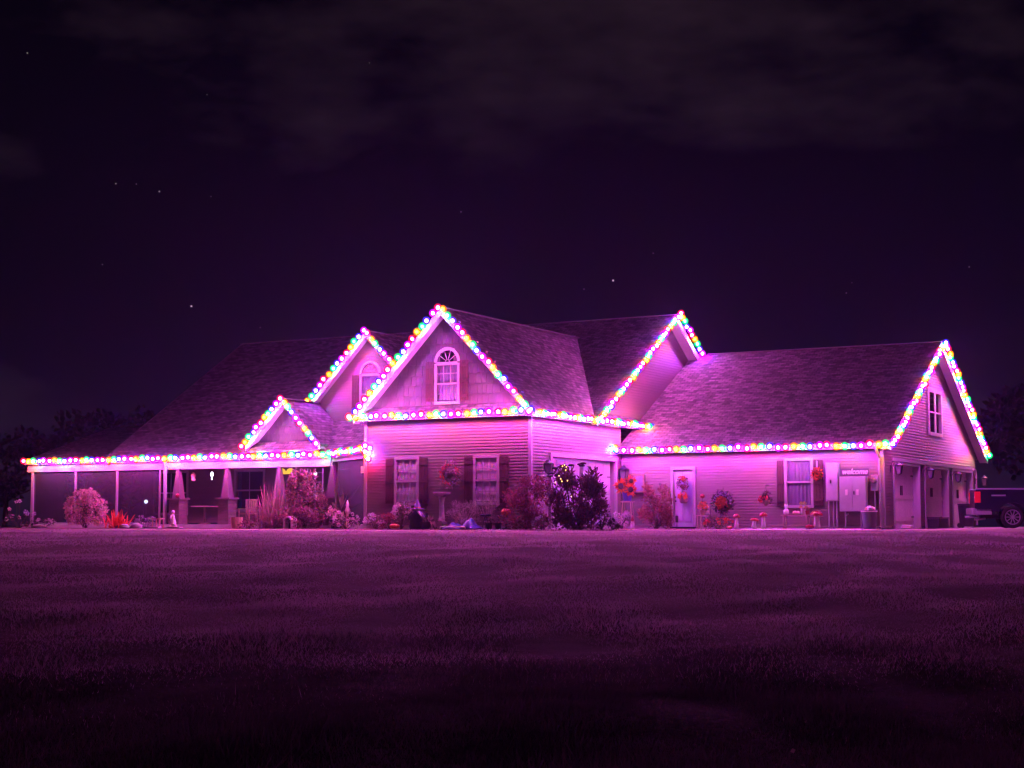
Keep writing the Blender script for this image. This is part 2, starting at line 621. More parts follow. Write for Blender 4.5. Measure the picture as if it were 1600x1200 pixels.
def side_wall(name, loc, rz, z0, z1, left, right, holes=(), pitch=.104, board='siding_board'):
    """wall of lap siding; left(z), right(z) are its ends at height z; holes are (x0, x1, z0, z1)"""
    mb = MB()
    zs = sorted({z0, z1, *[h[2] for h in holes if z0 < h[2] < z1], *[h[3] for h in holes if z0 < h[3] < z1]})
    for a, b in zip(zs[:-1], zs[1:]):
        mid = (a + b) / 2
        hs = [(h[0], h[1]) for h in holes if h[2] < mid < h[3]]
        for p, q in spans(left(a), right(a), hs):
            p2 = p if abs(p - left(a)) > 1e-6 else left(b)
            q2 = q if abs(q - right(a)) > 1e-6 else right(b)
            mb.slab([(p, .02, a), (q, .02, a), (q2, .02, b), (p2, .02, b)], (0, .1, 0))
    wall = mb.obj(name, M_SIDE, house, loc, rz)
    z = z0
    n = int(round((z1 - z0) / pitch))
    h = (z1 - z0) / n
    for i in range(n):
        a, b = z0 + i * h, z0 + (i + 1) * h
        mid = (a + b) / 2
        hs = [(k[0], k[1]) for k in holes if k[2] < mid < k[3]]
        for p, q in spans(left(a), right(a), hs):
            p2 = p if abs(p - left(a)) > 1e-6 else left(b)
            q2 = q if abs(q - right(a)) > 1e-6 else right(b)
            if q2 - p2 < .03:
                continue
            inst(board, board_mesh(p, q, p2, q2, h), wall, (p, .018, a))
    return wall

def k(c):
    return lambda z: c

# --- front block wall with the two curtained windows
WIN_A = [(-5.35, -4.50, .90, 2.43), (-2.13, -1.28, .90, 2.43)]
W1 = side_wall('front_wall', (0, 0, 0), 0, .12, 3.86, k(-6.66), k(0), WIN_A)
# --- its right side with the wide garage door (local x = world y)
W2 = side_wall('garage_side_wall', (0, 0, 0), R(90), .12, 3.86, k(.012), k(7.20), [(1.52, 6.62, 0, 2.48)])
# --- main gable end above the wing roof
W3 = side_wall('main_gable_wall', (0, 0, 0), R(90), 4.02, 8.42, lambda z: 11.6 - (8.42 - z) / .628, lambda z: 11.6 + (8.42 - z) / .628)
# --- wing front with service door and window
W4 = side_wall('wing_front_wall', (0, 7.18, 0), 0, .10, 2.86, k(.03), k(9.96), [(2.14, 2.92, 0, 2.16), (6.50, 7.39, .82, 2.41)])
# --- wing gable end with three garage bays
BAYS = [(8.45, 12.0), (12.75, 16.35), (17.05, 20.5)]
W5 = side_wall('wing_gable_wall', (9.97, 0, 0), R(90), .10, 2.84, k(7.19), k(21.15), [(a, b, 0, 2.36) for a, b in BAYS])
GW = (13.62, 15.45, 3.66, 5.22)
W6 = side_wall('wing_gable_upper_wall', (9.97, 0, 0), R(90), 2.84, 7.0, lambda z: 14.3 - (7.05 - z) / .5855, lambda z: 14.3 + (7.05 - z) / .5855, [GW])
# --- second front gable, behind the porch roof
G2U, G2V = -9.72, 4.8
G2W = (G2U - .40, G2U + .40, 4.62, 6.02)
W7 = side_wall('second_gable_wall', (0, G2V, 0), 0, 4.05, 7.55, lambda z: max(G2U - 2.36, G2U - (7.58 - z) / 1.02), lambda z: min(G2U + 2.36, G2U + (7.58 - z) / 1.02), [(G2W[0], G2W[1], G2W[2], G2W[3])])
# --- wall behind the porch
W8 = side_wall('porch_back_wall', (0, G2V, 0), 0, .2, 2.75, k(-21.3), k(-6.72), [(-16.3, -14.9, .75, 2.3), (-11.6, -10.6, .2, 2.3), (-20.6, -18.9, .6, 2.3)], pitch=.15)
side_wall('left_block_wall', (-6.66, 0, 0), R(-90), .12, 3.86, k(-4.78), k(-.012), [])

# foundations, corner posts
mb = MB()
mb.box(-6.62, -.02, .03, 7, -.3, .12)
mb.box(.05, 9.93, 7.22, 8.3, -.3, .10)
mb.box(9.5, 9.93, 7.22, 21.1, -.3, .02)
mb.obj('foundation', M_CONC, house)
mb = MB()
for x, y in ((-6.66, -.02), (0, -.02)):
    mb.box(x - .05 if x < 0 else x - .06, x + .06 if x < 0 else x + .05, y - .03, y + .08, .1, 3.86)
mb.obj('corner_trim', M_TRIM, house)
mb = MB()
mb.box(9.90, 10.02, 7.13, 7.24, .06, 2.86)
mb.obj('corner_trim', M_TRIM, house)

# --- shakes on the front gable and the porch gable, each its own piece
SHK = {}
def shake_mesh(w, h, i):
    key = (round(w, 3), round(h, 3), i)
    if key not in SHK:
        mb = MB()
        d = [0, .012, -.01, .02][i]
        mb.add([(0, 0, d), (w, 0, d), (w, -.04, d), (0, -.04, d), (0, 0, h), (w, 0, h), (w, -.006, h), (0, -.006, h)],
               [(0, 3, 2, 1), (4, 5, 6, 7), (0, 1, 5, 4), (1, 2, 6, 5), (2, 3, 7, 6), (3, 0, 4, 7)])
        SHK[key] = mb.mesh('shingle', M_SHAKE)
    return SHK[key]

def shake_wall(name, v, uc, half, z0, ztop, row, widths, holes, slope):
    mb = MB()
    zs = sorted({z0, ztop, *[h[2] for h in holes], *[h[3] for h in holes]})
    for a, b in zip(zs[:-1], zs[1:]):
        hs = [(h[0], h[1]) for h in holes if h[2] < (a + b) / 2 < h[3]]
        L, Rr = lambda z: uc - (ztop - z) / slope, lambda z: uc + (ztop - z) / slope
        for p, q in spans(L(a), Rr(a), hs):
            p2 = p if abs(p - L(a)) > 1e-6 else L(b)
            q2 = q if abs(q - Rr(a)) > 1e-6 else Rr(b)
            mb.slab([(p, .02, a), (q, .02, a), (q2, .02, b), (p2, .02, b)], (0, .1, 0))
    wall = mb.obj(name, M_SHAKE, house, (0, v, 0))
    r2 = random.Random(3)
    z = z0
    while z < ztop - .1:
        x = uc - (ztop - z) / slope + .02
        xe = uc + (ztop - z) / slope - .02
        while x < xe - .05:
            w = min(r2.choice(widths), xe - x)
            mid = x + w / 2
            if (ztop - z - row * .6) / slope > abs(mid - uc) - .05 and not any(h[0] - .02 < mid < h[1] + .02 and h[2] - .2 < z < h[3] - .12 for h in holes):
                inst('shingle', shake_mesh(w - .010, row + .015, r2.randrange(4)), wall, (x, .018, z))
            x += w
        z += row
    return wall

GA = (-3.70, -2.86, 4.40, 5.74)
FU = -3.33
shake_wall('front_gable_wall', 0, FU, 3.3, 4.28, 7.52, .36, [.18, .24, .30, .24], [GA, (-3.6, -2.96, 5.74, 6.25)], 1.02)
PU, PV = -12.22, 2.85
shake_wall('porch_gable_wall', PV, PU, 1.6, 3.36, 4.9, .30, [.20, .26, .32], [], 1.0)

# --- roofs -------------------------------------------------------
def roof_slope(name, pts, thick=.13, uvdir=None):
    """one roof plane as a thick slab; UV in metres along the eave and up the slope"""
    P = [Vector(p) for p in pts]
    n = (P[1] - P[0]).cross(P[2] - P[0]).normalized()
    if n.z < 0:
        P.reverse()
        n = -n
    mb = MB()
    mb.slab(P, n * -thick)
    me = mb.mesh(name, M_ROOF)
    ax = Vector((0, 0, 1)).cross(n).normalized()
    ay = n.cross(ax)
    uv = me.uv_layers.new(name='UVMap')
    for lp in me.loops:
        c = me.vertices[lp.vertex_index].co
        uv.data[lp.index].uv = (c.dot(ax), c.dot(ay))
    o = bpy.data.objects.new(name, me)
    return link(o, house)

def mz(v):                     # main roof, front plane
    return 8.52 - .628 * (11.6 - v)
roof_slope('main_roof', [(-21.5, 2.55, mz(2.55)), (-6.72, 2.55, mz(2.55)), (-6.72, 4.30, mz(4.30)), (.45, 4.30, mz(4.30)), (.45, 11.6, 8.52), (-21.5, 11.6, 8.52)])
roof_slope('main_roof', [(-21.5, 20.6, mz(2.6)), (.45, 20.6, mz(2.6)), (.45, 11.6, 8.52), (-21.5, 11.6, 8.52)])
def fz(u):
    return 7.66 - 1.02 * abs(u - FU)
def mv(z):
    return 11.6 - (8.52 - z) / .628 + .12
roof_slope('front_roof', [(.27, -.38, fz(.27)), (.27, mv(fz(.27)), fz(.27)), (FU, mv(7.66), 7.66), (FU, -.38, 7.66)])
roof_slope('front_roof', [(-6.95, -.38, fz(-6.95)), (-6.95, mv(fz(-6.95)), fz(-6.95)), (FU, mv(7.66), 7.66), (FU, -.38, 7.66)])
def gz2(u):
    return 7.72 - 1.03 * abs(u - G2U)
for s in (-1, 1):
    e = G2U + s * 2.62
    roof_slope('second_gable_roof', [(e, 4.46, gz2(e)), (e, mv(gz2(e)), gz2(e)), (G2U, mv(7.72), 7.72), (G2U, 4.46, 7.72)])
def pz_(u):
    return 5.0 - 1.0 * abs(u - PU)
for s in (-1, 1):
    e = PU + s * 1.78
    roof_slope('porch_gable_roof', [(e, 2.45, pz_(e)), (e, mv(pz_(e)), pz_(e)), (PU, mv(5.0), 5.0), (PU, 2.45, 5.0)])
roof_slope('wing_roof', [(.02, 6.80, 2.96), (10.36, 6.80, 2.96), (10.36, 14.3, 7.16), (.02, 14.3, 7.16)])
roof_slope('wing_roof', [(.02, 21.8, 2.96), (10.36, 21.8, 2.96), (10.36, 14.3, 7.16), (.02, 14.3, 7.16)])
roof_slope('entry_roof', [(-10.05, 2.56, 2.83), (-6.72, .0, 2.83), (-6.72, 4.75, 4.24), (-10.05, 4.75, 3.48)], .1)
# low roof of the screened room beyond the gable end
roof_slope('screen_room_roof', [(-25.95, 2.55, 2.86), (-21.5, 2.55, 2.86), (-21.5, 7.6, 4.5), (-25.95, 7.6, 4.5)])
roof_slope('screen_room_roof', [(-25.95, 12.6, 2.86), (-21.5, 12.6, 2.86), (-21.5, 7.6, 4.5), (-25.95, 7.6, 4.5)])
# pent strips at the foot of the two gables and along the side eave
roof_slope('pent_roof', [(-6.7, -.38, 3.99), (.05, -.38, 3.99), (.05, -.02, 4.29), (-6.7, -.02, 4.29)], .08)
roof_slope('pent_roof', [(PU - 1.66, 2.42, 3.0), (PU + 1.66, 2.42, 3.0), (PU + 1.66, 2.84, 3.36), (PU - 1.66, 2.84, 3.36)], .08)
roof_slope('pent_roof', [(.42, 4.31, 3.94), (.42, 8.62, 3.94), (.01, 8.62, 4.2), (.01, 4.31, 4.2)], .06)

# ridge caps
mb = MB()
for p, q in (((-21.5, 11.6, 8.53), (.45, 11.6, 8.53)), ((FU, -.38, 7.67), (FU, 10.2, 7.67)), ((.02, 14.3, 7.17), (10.36, 14.3, 7.17)), ((PU, 2.45, 5.01), (PU, 4.8, 5.01)), ((G2U, 4.46, 7.73), (G2U, 10.3, 7.73))):
    mb.beam(p, q, .22, .03)
mb.obj('ridge_cap', mat('ridge_shingle', (.05, .043, .047), .9, var=.3, scale=8), house)

# rake boards and soffits ---------------------------------------------
def rake(p, q, inward, h=.20, name='rake_board'):
    """fascia board under a rake from p to q, soffit running in the direction inward"""
    p, q = Vector(p), Vector(q)
    mb = MB()
    dn = Vector((0, 0, -h))
    i = Vector(inward)
    th = i.normalized() * .03
    mb.slab([p, q, q + dn, p + dn], th)
    o = mb.obj(name, M_TRIM, house)
    mb = MB()
    a = Vector((0, 0, -h + .03))
    mb.slab([p + a + th, q + a + th, q + a + i, p + a + i], (0, 0, .02))
    mb.obj('soffit', M_TRIM, house)
    return o
o_ = .13
rake((.27, -.385, fz(.27)), (FU, -.385, 7.66), (0, .37, 0), .26)
rake((-6.95, -.385, fz(-6.95)), (FU, -.385, 7.66), (0, .37, 0), .26)
for s in (-1, 1):
    e = G2U + s * 2.62
    rake((e, 4.455, gz2(e)), (G2U, 4.455, 7.72), (0, .33, 0), .24)
    e = PU + s * 1.78
    rake((e, 2.445, pz_(e)), (PU, 2.445, 5.0), (0, .4, 0), .22)
rake((.455, 4.30, mz(4.30)), (.455, 11.6, 8.52), (-.44, 0, 0), .24)
rake((.455, 18.9, mz(4.30)), (.455, 11.6, 8.52), (-.44, 0, 0), .24)
rake((10.365, 6.80, 2.96), (10.365, 14.3, 7.16), (-.36, 0, 0), .26)
rake((10.365, 21.8, 2.96), (10.365, 14.3, 7.16), (-.36, 0, 0), .26)
rake((-21.505, 2.55, mz(2.55)), (-21.505, 11.6, 8.52), (.3, 0, 0), .24)

def eave(p, q, inward, zb, name='gutter', fasc=.19):
    """gutter, fascia and soffit from p to q; zb the height of the roof edge"""
    p, q = Vector((*p, zb)), Vector((*q, zb))
    i = Vector((*inward, 0))
    n = -i.normalized()
    mb = MB()
    mb.slab([p + Vector((0, 0, -.02)), q + Vector((0, 0, -.02)), q + Vector((0, 0, -fasc)), p + Vector((0, 0, -fasc))], n * -.03)
    mb.obj('fascia', M_TRIM, house)
    # K-shaped gutter: swept profile
    prof = [(0.002, -.03), (.002, -.13), (.07, -.135), (.085, -.09), (.11, -.06), (.115, -.028), (.10, -.028), (.095, -.05), (.02, -.11), (.014, -.03)]
    vs = [b + n * a + Vector((0, 0, c)) for b in (p, q) for a, c in prof]
    m_ = len(prof)
    fs = [(j, (j + 1) % m_, m_ + (j + 1) % m_, m_ + j) for j in range(m_)] + [tuple(range(m_ - 1, -1, -1)), tuple(range(m_, 2 * m_))]
    mb = MB()
    mb.add(vs, fs)
    g = mb.obj(name, M_TRIM, house)
    mb = MB()
    a = Vector((0, 0, -fasc + .012))
    mb.slab([p + a - n * .03, q + a - n * .03, q + a + i, p + a + i], (0, 0, .02))
    mb.obj('soffit', M_TRIM, house)
    return g
eave((-6.95, -.39), (.27, -.39), (0, .38), 3.99)
eave((.30, -.38), (.30, 4.3), (-.29, 0), 3.96)
eave((.43, 4.32), (.43, 8.60), (-.42, 0), 3.95)
eave((.05, 6.79), (10.36, 6.79), (0, .38), 2.96)
eave((-25.95, 2.54), (-10.05, 2.54), (0, .35), 2.86)
eave((-10.03, 2.54), (-6.72, -.02), (.2, .26), 2.85)

# beam that carries the porch roof
mb = MB()
mb.box(-25.9, -10.0, 2.68, 2.86, 2.36, 2.68)
mb.obj('porch_beam', M_TRIM, house)
mb = MB()
mb.beam((-9.95, 2.72, 2.60), (-6.75, .22, 2.60), .12, .16)
mb.obj('porch_beam', M_TRIM, house)
mb = MB()
mb.box(-25.9, -6.75, 2.9, 4.75, 2.66, 2.70)
mb.obj('porch_ceiling', M_TRIM, house)
mb = MB()
mb.box(-26.0, -9.8, 2.45, 4.8, -.2, .14)
mb.slab([(-9.8, 2.45, .14), (-6.75, .3, .14), (-6.75, 4.8, .14), (-9.8, 4.8, .14)], (0, 0, -.3))
mb.obj('porch_floor', M_CONC, house)

# downspouts
def spout(pts, r=.05):
    MB().tube(pts, r, 6).obj('downspout', M_TRIM, house)
spout([(9.86, 6.74, 2.84), (9.86, 6.80, 2.70), (9.88, 7.08, 2.45), (9.90, 7.10, .10), (9.90, 6.95, .04)])
spout([(-18.15, 2.45, 2.74), (-18.15, 2.56, 2.55), (-18.15, 2.60, .12)], .075)
spout([(.40, 8.45, 3.85), (.40, 8.36, 3.72), (.46, 8.2, 3.62), (.42, 8.0, 3.56)], .05)

# --- windows -------------------------------------------------------
def window(x0, x1, z0, z1, loc, rz, cols=3, rows=2, curtain=True, cloth=None, arch=False, split=.5, trim=.09, top_only=False, mid=None):
    w = x1 - x0
    root = empty('window', (0, 0, 0), 0, house)
    root.location = loc
    root.rotation_euler = (0, 0, rz)
    fy = -.040
    mb = MB()
    t = trim
    mb.box(x0 - t, x0 + .005, fy, .08, z0 - t, z1 + (0 if arch else t))
    mb.box(x1 - .005, x1 + t, fy, .08, z0 - t, z1 + (0 if arch else t))
    mb.box(x0 + .006, x1 - .006, fy - .015, .08, z0 - t, z0 + .01)
    if not arch:
        mb.box(x0 + .006, x1 - .006, fy, .08, z1 - .01, z1 + t)
    else:
        mb.box(x0 + .006, x1 - .006, fy, .08, z1 - .06, z1 + .05)
    mb.obj('frame', M_TRIM, root)
    zm = z0 + (z1 - z0) * split
    mb = MB()
    mb.box(x0 + .006, x1 - .006, fy + .012, .008, zm - .03, zm + .03)
    if mid:
        for m_ in mid:
            mb.box(m_ - .09, m_ + .09, fy + .006, .008, z0 + .01, z1 - .01)
    mb.obj('meeting_rail', M_TRIM, root)
    mb = MB()
    for a, b in ((z0 + .012, zm - .03), (zm + .03, z1 - .012)):
        mb.slab([(x0 + .007, -.004, a), (x1 - .007, -.004, a), (x1 - .007, -.004, b), (x0 + .007, -.004, b)], (0, .005, 0))
    pane = mb.obj('pane', M_GLASS, root)
    if cols:
        mb = MB()
        for a, b in ((z0, zm), (zm, z1)):
            if top_only and b < z1:
                continue
            for i in range(1, cols):
                x = x0 + w * i / cols
                mb.box(x - .012, x + .012, -.018, -.005, a + .03, b - .03)
            for i in range(1, rows):
                z = a + (b - a) * i / rows
                mb.box(x0 + .01, x1 - .01, -.020, -.0065, z - .012, z + .012)
        mb.obj('muntin', M_TRIM, root)
    if curtain:
        n = 40
        vs, fs = [], []
        for i in range(n + 1):
            x = x0 + .02 + (w - .04) * i / n
            y = .026 + .010 * math.sin(i * .95) + .005 * math.sin(i * 2.1 + 1)
            vs += [(x, y, z0 + .01), (x, y, z1 - .01)]
        for i in range(n):
            fs.append((2 * i, 2 * i + 2, 2 * i + 3, 2 * i + 1))
        mb = MB()
        mb.add(vs, fs)
        mb.obj('curtain', cloth or M_CURT, root, smooth=True)
    mb = MB()
    mb.box(x0 - .1, x1 + .1, .5, .55, z0 - .1, z1 + .4)
    mb.obj('dark_room', M_DARKIN, root)
    if arch:
        xc, r = (x0 + x1) / 2, w / 2
        zb = z1 + .05
        mb = MB()
        n = 20
        for i in range(n):
            a, b = math.pi * i / n, math.pi * (i + 1) / n
            q = []
            for rr, ang in ((r - .005, a), (r + t, a), (r + t, b), (r - .005, b)):
                q.append((xc + rr * math.cos(ang), fy, zb + rr * math.sin(ang)))
            mb.slab(q, (0, .13, 0))
        mb.obj('arch_frame', M_TRIM, root)
        mb = MB()
        mb.slab([(xc + (r - .006) * math.cos(math.pi * i / n), .02, zb + (r - .006) * math.sin(math.pi * i / n)) for i in range(n + 1)], (0, .006, 0))
        mb.obj('fanlight_pane', M_GLASS, root)
        mb = MB()
        for ang in (36, 72, 108, 144):
            a = R(ang)
            mb.beam((xc + .06 * math.cos(a), .008, zb + .06 * math.sin(a)), (xc + (r - .01) * math.cos(a), .008, zb + (r - .01) * math.sin(a)), .02, .016, (0, 1, 0))
        for i in range(8):
            a, b = math.pi * i / 8, math.pi * (i + 1) / 8
            mb.beam((xc + .09 * math.cos(a), .008, zb + .09 * math.sin(a)), (xc + .09 * math.cos(b), .008, zb + .09 * math.sin(b)), .02, .016, (0, 1, 0))
        mb.obj('muntin', M_TRIM, root)
    return root

def shutter(x0, x1, z0, z1, loc, rz):
    o = empty('shutter', loc, rz, house)
    n = 3
    w = (x1 - x0) / n
    for i in range(n):
        mb = MB()
        mb.box(x0 + i * w + .004, x0 + (i + 1) * w - .004, -.045, -.022, z0, z1)
        mb.obj('board', M_SHUT, o)
    for f in (.12, .5, .88):
        z = z0 + (z1 - z0) * f
        mb = MB()
        mb.box(x0 + .01, x1 - .01, -.066, -.046, z - .05, z + .05)
        mb.obj('batten', M_SHUT, o)
    return o

for h in WIN_A:
    window(*h, (0, 0, 0), 0, cols=3, rows=2)
    shutter(h[0] - .44, h[0] - .10, h[2] - .02, h[3] + .03, (0, 0, 0), 0)
    shutter(h[1] + .10, h[1] + .45, h[2] - .02, h[3] + .03, (0, 0, 0), 0)
window(*GA, (0, 0, 0), 0, cols=3, rows=2, cloth=M_GCURT, arch=True, split=.47, top_only=True)
shutter(GA[0] - .44, GA[0] - .10, 4.42, 5.82, (0, 0, 0), 0)
shutter(GA[1] + .10, GA[1] + .44, 4.42, 5.82, (0, 0, 0), 0)
window(*G2W, (0, G2V, 0), 0, cols=0, cloth=M_GCURT, arch=True, split=.45)
shutter(G2W[0] - .44, G2W[0] - .10, 4.55, 6.02, (0, G2V, 0), 0)
shutter(G2W[1] + .10, G2W[1] + .44, 4.55, 6.02, (0, G2V, 0), 0)
window(6.50, 7.39, .82, 2.41, (0, 7.18, 0), 0, cols=0, cloth=M_BLIND, split=.52)
shutter(6.14, 6.40, .82, 2.42, (0, 7.18, 0), 0)
shutter(7.49, 7.84, .82, 2.42, (0, 7.18, 0), 0)
window(*GW, (9.97, 0, 0), R(90), cols=0, curtain=False, split=.5, mid=(14.53,), trim=.12)
window(-16.3, -14.9, .75, 2.3, (0, G2V, 0), 0, cols=2, rows=1, curtain=False)
window(-20.6, -18.9, .6, 2.3, (0, G2V, 0), 0, cols=2, rows=1, curtain=False)
mb = MB()
mb.box(-11.58, -10.62, .03, .08, .2, 2.28)
fd = mb.obj('front_door', mat('front_door_red', (.18, .03, .03), .5), house, (0, G2V, 0))

# --- service door of the wing -----------------------------------------
d = empty('service_door', (0, 7.18, 0), 0, house)
mb = MB()
mb.box(2.04, 2.145, -.05, .1, 0.0, 2.16)
mb.box(2.915, 3.02, -.05, .1, 0.0, 2.16)
mb.box(2.04, 3.02, -.055, .1, 2.162, 2.27)
mb.obj('door_frame', M_TRIM, d)
mb = MB()
mb.box(2.15, 2.91, .03, .075, .06, 2.155)
lf = mb.obj('door_leaf', M_DOOR, d)
for x in (2.24, 2.57):
    for a, b in ((.25, .95), (1.08, 1.62), (1.72, 2.02)):
        mb = MB()
        mb.box(x, x + .25, .018, .030, a, b)
        mb.obj('panel', M_DOOR, lf, bevel=.008)
MB().ball((2.22, .0, 1.0), .035, 8, 6).obj('knob', M_BLACK, lf)
MB().ball((2.22, .01, 1.15), .028, 8, 6).obj('deadbolt', M_BLACK, lf)
MB().box(2.04, 3.02, -.16, .02, .0, .06).obj('threshold', M_BLACK, d)

# --- wide garage door in the side wall (local x = world y) -------------------
g = empty('garage_door', (0, 0, 0), R(90), house)
mb = MB()
mb.box(1.38, 1.52, -.06, .12, 0, 2.48)
mb.box(6.62, 6.76, -.06, .12, 0, 2.48)
mb.box(1.38, 6.76, -.065, .12, 2.482, 2.62)
mb.obj('door_frame', M_TRIM, g)
mb = MB()
mb.box(6.585, 6.615, .0, .24, 0.05, 2.478)
mb.obj('jamb', mat('jamb_dark', (.22, .19, .19), .7), g)
for i in range(4):
    z0, z1 = .04 + i * .61, .04 + (i + 1) * .61 - .008
    sec = MB().box(1.53, 6.58, .16, .20, z0, z1).obj('door_section', M_DOOR, g)
    for j in range(8):
        x = 1.60 + j * .625
        MB().box(x, x + .50, .148, .160, z0 + .07, z1 - .07).obj('panel', M_DOOR, sec, bevel=.01)
for z in (.45, 1.9):
    MB().box(6.30, 6.575, .135, .148, z - .018, z + .018).obj('strap_hinge', M_BLACK, g)
    MB().box(1.53, 1.80, .135, .148, z - .018, z + .018).obj('strap_hinge', M_BLACK, g)
for x in (3.95, 4.15):
    MB().box(x - .015, x + .015, .12, .148, .95, 1.25).obj('pull_handle', M_BLACK, g)

# --- three carriage doors in the wing gable end ------------------------------
for a, b in BAYS:
    g = empty('garage_door', (9.97, 0, 0), R(90), house)
    mb = MB()
    mb.box(a - .02, a + .05, -.04, .28, 0, 2.36)
    mb.box(b - .05, b + .02, -.04, .28, 0, 2.36)
    mb.box(a + .052, b - .052, -.035, .28, 2.28, 2.37)
    mb.obj('door_frame', M_TRIM, g)
    n = 14
    w = (b - a - .12) / n
    for i in range(n):
        x = a + .06 + i * w
        MB().box(x + .005, x + w - .005, .24, .27, .02, 2.27).obj('plank', M_GDOOR, g)
    for z in (.35, 1.15, 2.0):
        MB().box(a + .07, b - .07, .218, .238, z - .07, z + .07).obj('rail', M_GDOOR, g)
    for z in (.42, 1.93):
        for x in (a + .09, b - .42):
            MB().box(x, x + .33, .202, .217, z - .025, z + .025).obj('strap_hinge', M_BLACK, g)
    for x in ((a + b) / 2 - .12, (a + b) / 2 + .08):
        MB().box(x, x + .035, .18, .217, 1.2, 1.55).obj('pull_handle', M_BLACK, g)
mb = MB()
mb.box(8.3, 20.65, -.05, .015, 2.385, 2.50)
mb.obj('door_header', M_TRIM, house, (9.97, 0, 0), R(90))
MB().tube([(10.03, 20.62, 2.44), (10.03, 20.85, 2.38), (10.03, 20.95, 2.2), (10.03, 20.95, .1)], .05, 6).obj('downspout', M_TRIM, house)

# --- porch posts, columns, screens -------------------------------------------
for x, w in ((-25.62, .07), (-23.15, .045), (-20.85, .045), (-18.55, .03)):
    MB().box(x - w, x + w, 2.70, 2.70 + 2 * w, .13, 2.37).obj('screen_post', M_TRIM, house)
for x0, x1 in ((-25.55, -23.20), (-23.10, -20.90), (-20.80, -18.58)):
    MB().slab([(x0, 2.75, .2), (x1, 2.75, .2), (x1, 2.75, 2.34), (x0, 2.75, 2.34)], (0, .004, 0)).obj('insect_screen', M_SCREEN, house)
    MB().box(x0, x1, 2.72, 2.77, .13, .21).obj('screen_rail', M_TRIM, house)
MB().slab([(-25.75, 2.85, .2), (-25.75, 4.7, .2), (-25.75, 4.7, 2.34), (-25.75, 2.85, 2.34)], (.004, 0, 0)).obj('insect_screen', M_SCREEN, house)
for x in (-17.62, -15.12, -12.56, -9.80):
    y = 2.78 if x < -10 else 2.45
    co = empty('porch_column', (x, y, 0), 0, house)
    MB().taper(0, 0, 1.20, 2.36, .19, .18, .065, .065).obj('shaft', M_COL, co)
    MB().box(-.34, .34, -.32, .32, 1.13, 1.20).obj('cap', M_COL, co)
    for i in range(7):
        z0 = .10 + i * .147
        MB().taper(0, 0, z0, z0 + .137, .27 - i * .003, .26, .27 - i * .003, .258).obj('block', M_STONE, co)
MB().box(-9.97, -9.90, 2.40, 2.47, 2.35, 2.9).obj('fascia_end', M_TRIM, house)

# entry: dim wall panel with a yellow plaque
MB().slab([(-9.5, 2.35, .18), (-6.78, .30, .18), (-6.78, .30, 2.5), (-9.5, 2.35, 2.5)], (.005, .006, 0)).obj('insect_screen', M_SCREEN, house)
# ------------------------------------------------------------------ plants
def leaf_mat(name, col, var=.35, trans=.25, rough=.65):
    return mat(name, col, rough, var=var, scale=3.5, trans=trans, spec=.25)
M_LEAF = leaf_mat('green_leaf', (.13, .11, .07))
M_LEAFD = leaf_mat('dark_leaf', (.05, .036, .028))
M_LEAFR = leaf_mat('red_leaf', (.25, .07, .065))
M_LEAFM = leaf_mat('burgundy_leaf', (.21, .07, .09))
M_LEAFO = leaf_mat('orange_petal', (.62, .13, .03), .3)
M_LEAFY = leaf_mat('rust_leaf', (.30, .18, .14))
M_PALE = leaf_mat('pale_petal', (.68, .58, .62), .2)
M_DRY = leaf_mat('dried_bloom', (.60, .42, .36), .3)
M_LILAC = leaf_mat('lilac_petal', (.42, .36, .58), .2)
M_REDP = leaf_mat('red_petal', (.55, .03, .04), .3)
M_STEM = mat('stem', (.07, .055, .03), .8)
M_TWIG = leaf_mat('grey_twig', (.34, .27, .26), .3, .1)
M_BARK = mat('bark', (.05, .04, .03), .9, var=.3, scale=8)

def leaf_arrays(P, D, L, W, rs):
    """quads for leaves at P pointing along D"""
    n = len(P)
    D = D / (np.linalg.norm(D, axis=1, keepdims=True) + 1e-9)
    S = np.cross(D, rs.normal(size=(n, 3)))
    S /= (np.linalg.norm(S, axis=1, keepdims=True) + 1e-9)
    N = np.cross(D, S)
    L = (L * rs.uniform(.6, 1.25, n))[:, None]
    W = (W * rs.uniform(.7, 1.2, n))[:, None]
    a = P
    b = P + D * L * .45 + S * W * .5 + N * L * .08
    c = P + D * L - N * L * .05
    d = P + D * L * .45 - S * W * .5 + N * L * .08
    return np.stack([a, b, c, d], 1).reshape(-1, 3)

def quads_obj(name, V, m, parent=None, loc=(0, 0, 0), kind=None):
    n = len(V) // 4
    me = bpy.data.meshes.new(name)
    me.vertices.add(len(V))
    me.vertices.foreach_set('co', np.ascontiguousarray(V, np.float32).ravel())
    me.loops.add(4 * n)
    me.loops.foreach_set('vertex_index', np.arange(4 * n, dtype=np.int32))
    me.polygons.add(n)
    me.polygons.foreach_set('loop_start', np.arange(0, 4 * n, 4, dtype=np.int32))
    me.update(calc_edges=True)
    me.materials.append(m)
    o = bpy.data.objects.new(name, me)
    o.location = loc
    link(o, parent)
    if kind:
        o['kind'] = kind
    return o

def lobes(rs, k, rx, ry, h, low=.15):
    c = np.stack([rs.uniform(-1, 1, k), rs.uniform(-1, 1, k), rs.uniform(low, .92, k)], 1)
    r = np.sqrt(c[:, 0] ** 2 + c[:, 1] ** 2)
    lim = np.sqrt(np.clip(1 - ((c[:, 2] - .45) / .6) ** 2, .12, 1)) * .8
    c[:, 0] *= np.where(r > 0, lim / np.maximum(r, .6), 1)
    c[:, 1] *= np.where(r > 0, lim / np.maximum(r, .6), 1)
    return c * np.array([rx, ry, h])

